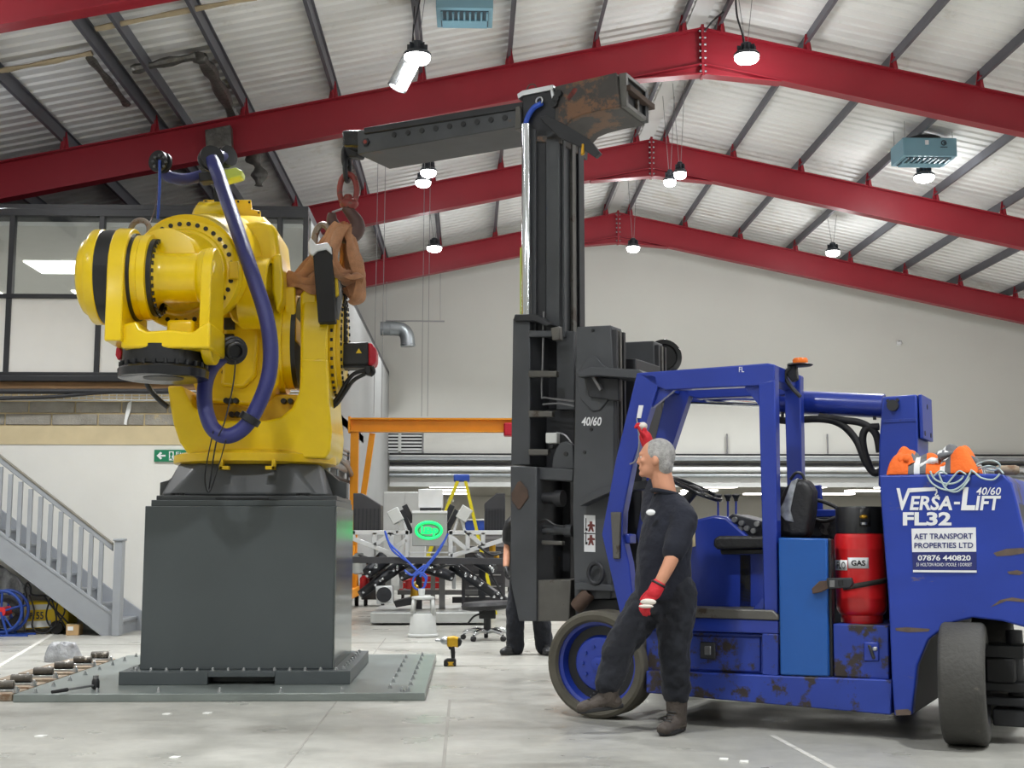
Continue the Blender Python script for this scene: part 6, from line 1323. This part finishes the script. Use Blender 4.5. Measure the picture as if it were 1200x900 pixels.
# impact driver
YD = gnd(527, 781).y; Pd = lambda l: [at(x, y, YD) for x, y in l]
t = thing('impact_driver', 'yellow and black cordless impact driver standing on the floor', 'power tool', tuple(gnd(527, 781)))
q = MB(); q.prism(Pd([(523.5, 746.5), (532, 745.5), (539, 747.5), (541, 752), (540, 757), (536, 759), (531, 758), (525, 760), (523.5, 756)]), (0, .07, 0)); q.build('motor_body', 'drill_yellow', t, .02, seg=3)
q = MB(); q.prism(Pd([(536, 747), (540, 748), (541.5, 752), (540, 757), (536, 759)]), (0, .08, 0)); q.v = [v-V((0, .005, 0)) for v in q.v]; q.build('end_cap', 'black', t, .015)
c_ = at(524, 750.5, YD+.035); q = MB(); q.lathe([(.038, 0), (.04, .03), (.028, .055), (.012, .065), (.012, .10), (.006, .115)], c_, (-1, 0, 0), 20); q.build('nose', 'zinc', t)
q = MB(); q.prism(Pd([(527.5, 757), (532.5, 757), (533.5, 765), (533, 773), (529, 773), (528, 764)]), (0, .05, 0)); q.v = [v+V((0, .01, 0)) for v in q.v]; q.build('handle', 'black', t, .012)
q = MB(); q.prism(Pd([(525, 758), (528, 757.5), (528, 761), (526.5, 761.5)]), (0, .03, 0)); q.build('trigger', 'black', t, .004)
q = MB(); q.prism(Pd([(520, 774), (524, 772), (533, 771.5), (534.5, 774), (534.5, 781), (520, 781)]), (0, .085, 0)); q.v = [v-V((0, .012, 0)) for v in q.v]; bt_ = q.build('battery', 'black', t, .01)
q = MB(); q.prism([v-V((0, .014, 0)) for v in Pd([(524.5, 775.5), (532, 775.5), (530, 778), (532, 780), (524.5, 780), (526, 778)])], (0, .003, 0)); q.build('battery_mark', 'drill_yellow', bt_)
# pipework on the side wall right of the robot
t = thing('pipe_rack', 'grey pipework on brackets between the robot and the gantry leg', 'pipes', (XB+.1, 21, 0))
def wp(x, y): return onplane(x, y, V((XB+.1, 0, 0)), V((1, 0, 0)))
for (y, r, mt) in ((517, .02, 'galv'), (522, .02, 'wire'), (530, .03, 'galv'), (556, .03, 'cable'), (541, .06, 'galv')): q = MB(); q.cyl(wp(384, y), wp(411, y+(630-y)*.13), r, n=10); q.build('pipe', mt, t)
for x in (386, 396, 408): q = MB(); pt_ = wp(x, 515+(x-386)*.6); q.cyl(pt_, V((pt_.x, pt_.y, 0)), .02, n=8); q.build('upright', 'galv', t)
q = MB(); q.tube(smoothpath([wp(386, 520)+V((.06, 0, 0)), wp(392, 534)+V((.06, 0, 0)), wp(402, 545)+V((.06, 0, 0)), wp(409, 560)+V((.06, 0, 0))], 5), .05, 10); q.build('flexible_duct', 'galv', t)

def trolley(x0, x1, y0, Y, dep, label, mt, nd=3):
    a, b = at(x0, y0, Y), at(x1, y0, Y); t = thing('tool_trolley', label, 'trolley', ((a.x+b.x)/2, Y+dep/2, 0), 'tool trolleys behind the test machine'); q = MB(); q.box((a.x, Y, .12), (b.x, Y+dep, a.z)); q.build('body', mt, t, .01)
    for k_ in range(nd):
        z0 = .15+(a.z-.2)*k_/nd; z1 = .15+(a.z-.2)*(k_+1)/nd-.02; q = MB(); q.box((a.x+.02, Y-.015, z0), (b.x-.02, Y, z1)); d_ = q.build('drawer', mt, t, .005); q = MB(); q.box((a.x+.08, Y-.035, z1-.05), (b.x-.08, Y-.015, z1-.03)); q.build('handle', 'zinc', d_)
    for sx in (a.x+.06, b.x-.06):
        for sy_ in (Y+.08, Y+dep-.08): q = MB(); q.lathe([(.03, -.02), (.06, -.018), (.06, .018), (.03, .02)], (sx, sy_, .06), (1, 0, 0), 14); q.build('castor', 'rubber', t)
trolley(424, 452, 655, 23.2, .5, 'dark tool trolley behind the left arm of the machine', 'machine_dark'); trolley(545, 592, 640, 24.5, .6, 'dark drawer trolley behind the right arm of the machine', 'radiator', 4); trolley(468, 520, 668, 25.5, .5, 'red tool trolley low behind the machine centre', 'gas_red', 3)
trolley(560, 600, 610, 29, .6, 'tall grey drawer trolley far behind the right radiator', 'steel', 5)
# ================================================================ people
def limb(mb, pts, rs, n=14, sx=1, up=None):
    P = smoothpath(pts, 4) if len(pts) > 2 else [V(pts[0]).lerp(V(pts[1]), i/6) for i in range(7)]
    m = len(P); R = []
    for i in range(m):
        f = i/(m-1)*(len(rs)-1); k = min(int(f), len(rs)-2); R.append(rs[k]+(rs[k+1]-rs[k])*(f-k))
    mb.tube(P, R, n, sx=sx, up=up); mb.ball(P[0], R[0]*.99, n=12, m=8); mb.ball(P[-1], R[-1]*.99, n=12, m=8)
wrk = bpy.data.textures.new('cloth_wrinkle', 'CLOUDS'); wrk.noise_scale = .09; wrk.noise_depth = 3
def skinned(mb, name, mt, par, vox=.011, sm=5, wr=0):
    o = mb.build(name, mt, par, smooth=180)
    r = o.modifiers.new('remesh', 'REMESH'); r.mode = 'VOXEL'; r.voxel_size = vox; r.use_smooth_shade = True
    s = o.modifiers.new('smooth', 'SMOOTH'); s.factor = .5; s.iterations = sm
    if wr: d = o.modifiers.new('wrinkle', 'DISPLACE'); d.texture = wrk; d.strength = wr; d.mid_level = .5; d.texture_coords = 'GLOBAL'
    return o
def frame(f, up=(0, 0, 1)):
    f = V(f).normalized(); s = f.cross(V(up)).normalized(); return f, s, s.cross(f).normalized()     # forward, right hand side, up
def ellrot(f, s, u): return Matrix((s, f, u)).transposed()
def head(body, hair, eyes, c, f, sc_=1.0, up=(0, 0, 1)):
    f, s, u = frame(f, up); R = ellrot(f, s, u); k = sc_
    body.ball(c+u*.012*k, .074*k, .098*k, .105*k, 20, 14, R)            # skull
    body.ball(c+f*.03*k-u*.055*k, .055*k, .062*k, .062*k, 16, 12, R)    # jaw
    body.ball(c+f*.072*k-u*.095*k, .026*k, .022*k, .02*k, 12, 8, R)     # chin
    body.ball(c+f*.085*k+u*.02*k, .05*k, .02*k, .016*k, 12, 8, R)       # brow
    body.ball(c+f*.092*k-u*.014*k, .014*k, .020*k, .026*k, 12, 8, R); body.ball(c+f*.102*k-u*.03*k, .017*k, .014*k, .012*k, 10, 8, R)   # nose
    body.ball(c+f*.088*k-u*.063*k, .026*k, .012*k, .009*k, 10, 6, R)    # lips
    for g in (-1, 1):
        body.ball(c+s*g*.043*k+f*.07*k-u*.02*k, .022*k, .022*k, .02*k, 10, 8, R)    # cheek
        body.ball(c+s*g*.077*k-f*.008*k-u*.012*k, .010*k, .020*k, .032*k, 10, 8, R)  # ear
        eyes.ball(c+s*g*.031*k+f*.077*k+u*.002*k, .013*k, .013*k, .011*k, 10, 8, R)
    hair.ball(c+u*.03*k-f*.018*k, .083*k, .098*k, .098*k, 20, 14, R); hair.ball(c-f*.055*k-u*.02*k, .066*k, .055*k, .08*k, 16, 12, R)
def hand(mb, w_, d, palm_n, side, L=.185, curl=.5, r=.0105, thumb=1):
    # w_: wrist, d: direction of the fingers, palm_n: out of the palm, side: towards the thumb
    d = V(d).normalized(); pn = V(palm_n); pn = (pn-d*pn.dot(d)).normalized(); sd = d.cross(pn).normalized()*side
    limb(mb, [w_, w_+d*.03], [.030, .034], 12)
    for k in range(4):
        a = w_+d*.02+sd*(.024-.016*k); mb.tube([a, a+d*L*.45], [.017, .0165], 10); mb.ball(a+d*L*.45, .017, n=10, m=8)
        ln = L*(.43, .48, .45, .36)[k]/3; p = w_+d*L*.47+sd*(.030-.0205*k); dd = d.copy(); pts = [p-d*.02, p]
        for j in range(3):
            ang = curl*(.55+.35*j); dd = (d*math.cos(ang*(j+1)*.55)+pn*math.sin(ang*(j+1)*.55)).normalized(); p = p+dd*ln; pts.append(p.copy())
        limb(mb, pts, [r*1.05, r, r*.95, r*.85], 10)
    b = w_+d*.025+sd*.026; td = (d*.62+sd*.62+pn*.4).normalized(); limb(mb, [b, b+td*.04, b+td*.065+d*.012, b+td*.075+d*.035], [.016, .0135, .0115, .0095], 10)
def boot(par, ank, toe_dir, L=.29, pitch=0, top=.16, mt='boot', shaft=None):
    # ank: centre of the ankle; toe_dir: horizontal heading; pitch lifts the toe
    h = V((toe_dir[0], toe_dir[1], 0)).normalized(); f = (h*math.cos(pitch)+UP*math.sin(pitch)).normalized(); s = f.cross(UP).normalized(); u = s.cross(f).normalized()
    q = MB(); sh_v = (V(shaft).normalized() if shaft is not None else u); limb(q, [ank+sh_v*top, ank+sh_v*.03, ank-u*.03], [.074, .066, .06], 14)
    R = ellrot(f, s, u)
    q.ball(ank-u*.055-f*.03, .047, .06, .045, 14, 10, R); q.ball(ank-u*.045+f*.05, .048, .075, .05, 14, 10, R); q.ball(ank-u*.06+f*.12, .052, .075, .042, 14, 10, R); q.ball(ank-u*.066+f*.165, .05, .045, .036, 14, 10, R)
    o = skinned(q, 'boot', mt, par, .009, 4)
    q = MB(); P = []
    for i in range(20):
        a = 2*PI*i/20; x = math.cos(a); y = math.sin(a); wd = .05+.006*x-(.012 if -.6 < x < .1 else 0); P.append(ank-u*.098+f*(.055+.15*x)+s*wd*y)
    q.prism(P, u*.028); q.build('sole', 'rubber', o, .006)
    q = MB()
    for k in range(5): p = ank+f*(.062+.02*k)-u*(.0-.0+.016*k)+u*.03; q.tube([p-s*.028, p+f*.008, p+s*.028], .004, 6)
    q.build('laces', 'black', o)
    return o

# ---- worker beside the forklift
YP = 8.22
def Q(x, y, d=0): return at(x, y, YP+d)
t = thing('person', 'man in navy polo shirt and dark trousers stepping past the front wheel', 'person', tuple(gnd(788, 858)))
body, hair, eyes = MB(), MB(), MB()
hc = Q(768.5, 538, .0); fd = V((-1, .28, .10)); head(body, hair, eyes, hc, fd, 1.08, (.12, 0, 1))
limb(body, [Q(773, 550, .01), Q(778, 570, .01), Q(783, 592, .0)], [.07, .072, .07])
# torso core under the clothes
limb(body, [Q(784, 600, .02), Q(781, 640, .0), Q(779, 690)], [.07, .10, .11])
nsh, fsh = Q(801, 608, -.15), Q(766, 604, .17)
nel, nwr = Q(787, 655, -.26), Q(769.5, 689, -.27)
limb(body, [nsh, nel, nwr], [.058, .046, .031], 14)
fel, fwr = Q(772, 556, .36), Q(758, 517, .33)
limb(body, [fsh, fel, fwr], [.056, .044, .031], 14)
hipn, hipf = Q(794, 694, -.07), Q(770, 694, .08)
kn_s, an_s = Q(790, 763, -.06), Q(793, 826, .0)
kn_w, an_w = Q(727, 757, -.02), Q(712, 812, -.06)
limb(body, [hipn, kn_s, an_s], [.08, .055, .045]); limb(body, [hipf, kn_w, an_w], [.08, .055, .045])
skinned(body, 'body', 'skin', t, .008, 4)
skinned(hair, 'hair', 'hair', t, .008, 3, .006); eyes.build('eyes', 'eye', t)
# polo shirt
q = MB(); fw = V((-.9, -.45, 0)).normalized(); sd_ = V((-fw.y, fw.x, 0))
q.loft([(Q(x, y), sd_*a, fw*b) for (x, y, a, b) in ((780, 578, .084, .08), (784, 585, .135, .098), (785, 596, .19, .118), (782, 615, .205, .14), (780, 632, .20, .155), (778, 652, .195, .165), (777, 672, .192, .17), (777, 690, .195, .172), (777, 703, .19, .168))][::-1])
limb(q, [Q(784, 596, 0), nsh, nel.lerp(nsh, .18)], [.085, .09, .074]); limb(q, [Q(782, 596, .02), fsh, fel.lerp(fsh, .25)], [.085, .09, .072])
shirt = skinned(q, 'polo_shirt', 'navy', t, .012, 6, .018)
q = MB(); cc = Q(779.5, 577.5, .0); q.ring(cc, (V((.2, 0, 1))), .084, .016, 28, 8); q.build('collar', 'navy', shirt)
q = MB(); p = Q(762.5, 600.5, -.145); q.ball(p, .03, .010, .02, 14, 8, ellrot(V((-.35, -.94, 0)), V((-.94, .35, 0)), UP)); q.build('chest_logo', 'sticker', shirt)
# trousers
q = MB(); limb(q, [Q(779, 690), Q(780, 706)], [.165, .16], 18); limb(q, [hipn, kn_s.lerp(hipn, .5), kn_s, an_s.lerp(kn_s, .5), an_s+UP*.075], [.128, .118, .098, .092, .088], 16); limb(q, [hipf, kn_w.lerp(hipf, .5), kn_w, an_w.lerp(kn_w, .5), an_w+UP*.06], [.128, .12, .102, .092, .085], 16)
tr = skinned(q, 'trousers', 'trouser', t, .012, 5, .04)
bs = an_s-UP*.0; boot(t, V((bs.x, bs.y, .105)), (-.62, -.78)); boot(t, an_w-UP*.005, (-1, -.12), pitch=-.10, top=.11, shaft=kn_w-an_w)
# gloves
d = (nwr-nel).normalized(); q = MB(); hand(q, nwr, V((d.x-.15, d.y, d.z)), V((.6, .5, 0)), -1, .215, .6, .0135); limb(q, [nwr-d*.02, nwr+d*.035], [.045, .044], 14)
g = skinned(q, 'glove', 'glove_red', t, .006, 3); q = MB(); q.ring(nwr-d*.025, d, .042, .008, 24, 8); q.build('cuff', 'black', g)
q = MB(); a = nwr+d*.095+V((-.012, -.03, 0)); q.ball(a, .05, .014, .02, 14, 8, ellrot(V((-.3, -.95, 0)), V((-.95, .3, 0)), UP)); a = nwr+d*.125+V((-.012, -.03, 0)); q.ball(a, .046, .012, .012, 14, 8, ellrot(V((-.3, -.95, 0)), V((-.95, .3, 0)), UP)); q.build('knuckle_pad', 'glove_white', g)
d = (fwr-fel).normalized(); q = MB(); hand(q, fwr, UP+V((-.2, 0, 0)), V((-1, .2, 0)), 1, .18, 1.1, .0115); limb(q, [fwr-d*.03, fwr+d*.03], [.042, .043], 14); g = skinned(q, 'glove', 'glove_red', t, .006, 3)
q = MB(); q.ball(fwr+UP*.10+V((-.03, -.01, 0)), .035, .035, .028, 14, 8); q.build('finger_pad', 'glove_white', g)

# ---- second worker standing behind the mast
pb = gnd(618, 767); Y2 = pb.y
def Q2(x, y, d=0): return at(x, y, Y2+d)
t = thing('person', 'person in black with only forearm and legs showing behind the mast', 'person', tuple(pb))
body, hair, eyes = MB(), MB(), MB(); head(body, hair, eyes, Q2(622, 588), V((-.5, -.85, -.2)), .97)
limb(body, [Q2(621, 598), Q2(620, 612)], [.055, .065]); limb(body, [Q2(620, 620), Q2(619, 672)], [.13, .13])
for sg, hx in ((-1, 593), (1, 645)):
    sh_, el, wr_ = Q2(619+sg*19, 615), Q2(619+sg*24, 643, .02), Q2(hx, 664, -.12)
    limb(body, [sh_, el, wr_], [.055, .045, .032])
    hp_, kn, an_ = Q2(619+sg*9, 677), Q2(619+sg*15, 724, -.02), Q2(619+sg*(15 if sg < 0 else 19), 757, 0); limb(body, [hp_, kn, an_], [.08, .055, .045])
skinned(body, 'body', 'skin', t, .01, 4); skinned(hair, 'hair', 'boot', t, .01, 3); eyes.build('eyes', 'eye', t)
q = MB(); limb(q, [Q2(619, 615), Q2(619, 640), Q2(619, 675)], [.15, .165, .165], 18, 1.25, (0, 1, 0))
for sg in (-1, 1): limb(q, [Q2(619+sg*8, 610), Q2(619+sg*19, 615), Q2(619+sg*23, 632, .01)], [.09, .085, .07])
skinned(q, 'black_shirt', 'black', t, .013, 5, .015)
q = MB(); limb(q, [Q2(619, 672), Q2(619, 682)], [.165, .16], 18)
for sg in (-1, 1): limb(q, [Q2(619+sg*9, 680), Q2(619+sg*15, 724, -.02), Q2(619+sg*(15 if sg < 0 else 19), 758)], [.12, .10, .095], 16)
skinned(q, 'trousers', 'trouser', t, .013, 4, .03)
for sg, td in ((-1, (-.75, -.65)), (1, (.2, -1))):
    p = Q2(619+sg*(15 if sg < 0 else 19), 757); boot(t, V((p.x, p.y, .105)), td, mt='black')
for sg, hx in ((-1, 593), (1, 645)):
    wr_ = Q2(hx, 664, -.12); q = MB(); hand(q, wr_, V((.05*-sg, -.25, -1)), V((-sg, -.3, 0)), -sg, .18, .6, .012); skinned(q, 'glove', 'black', t, .007, 3)
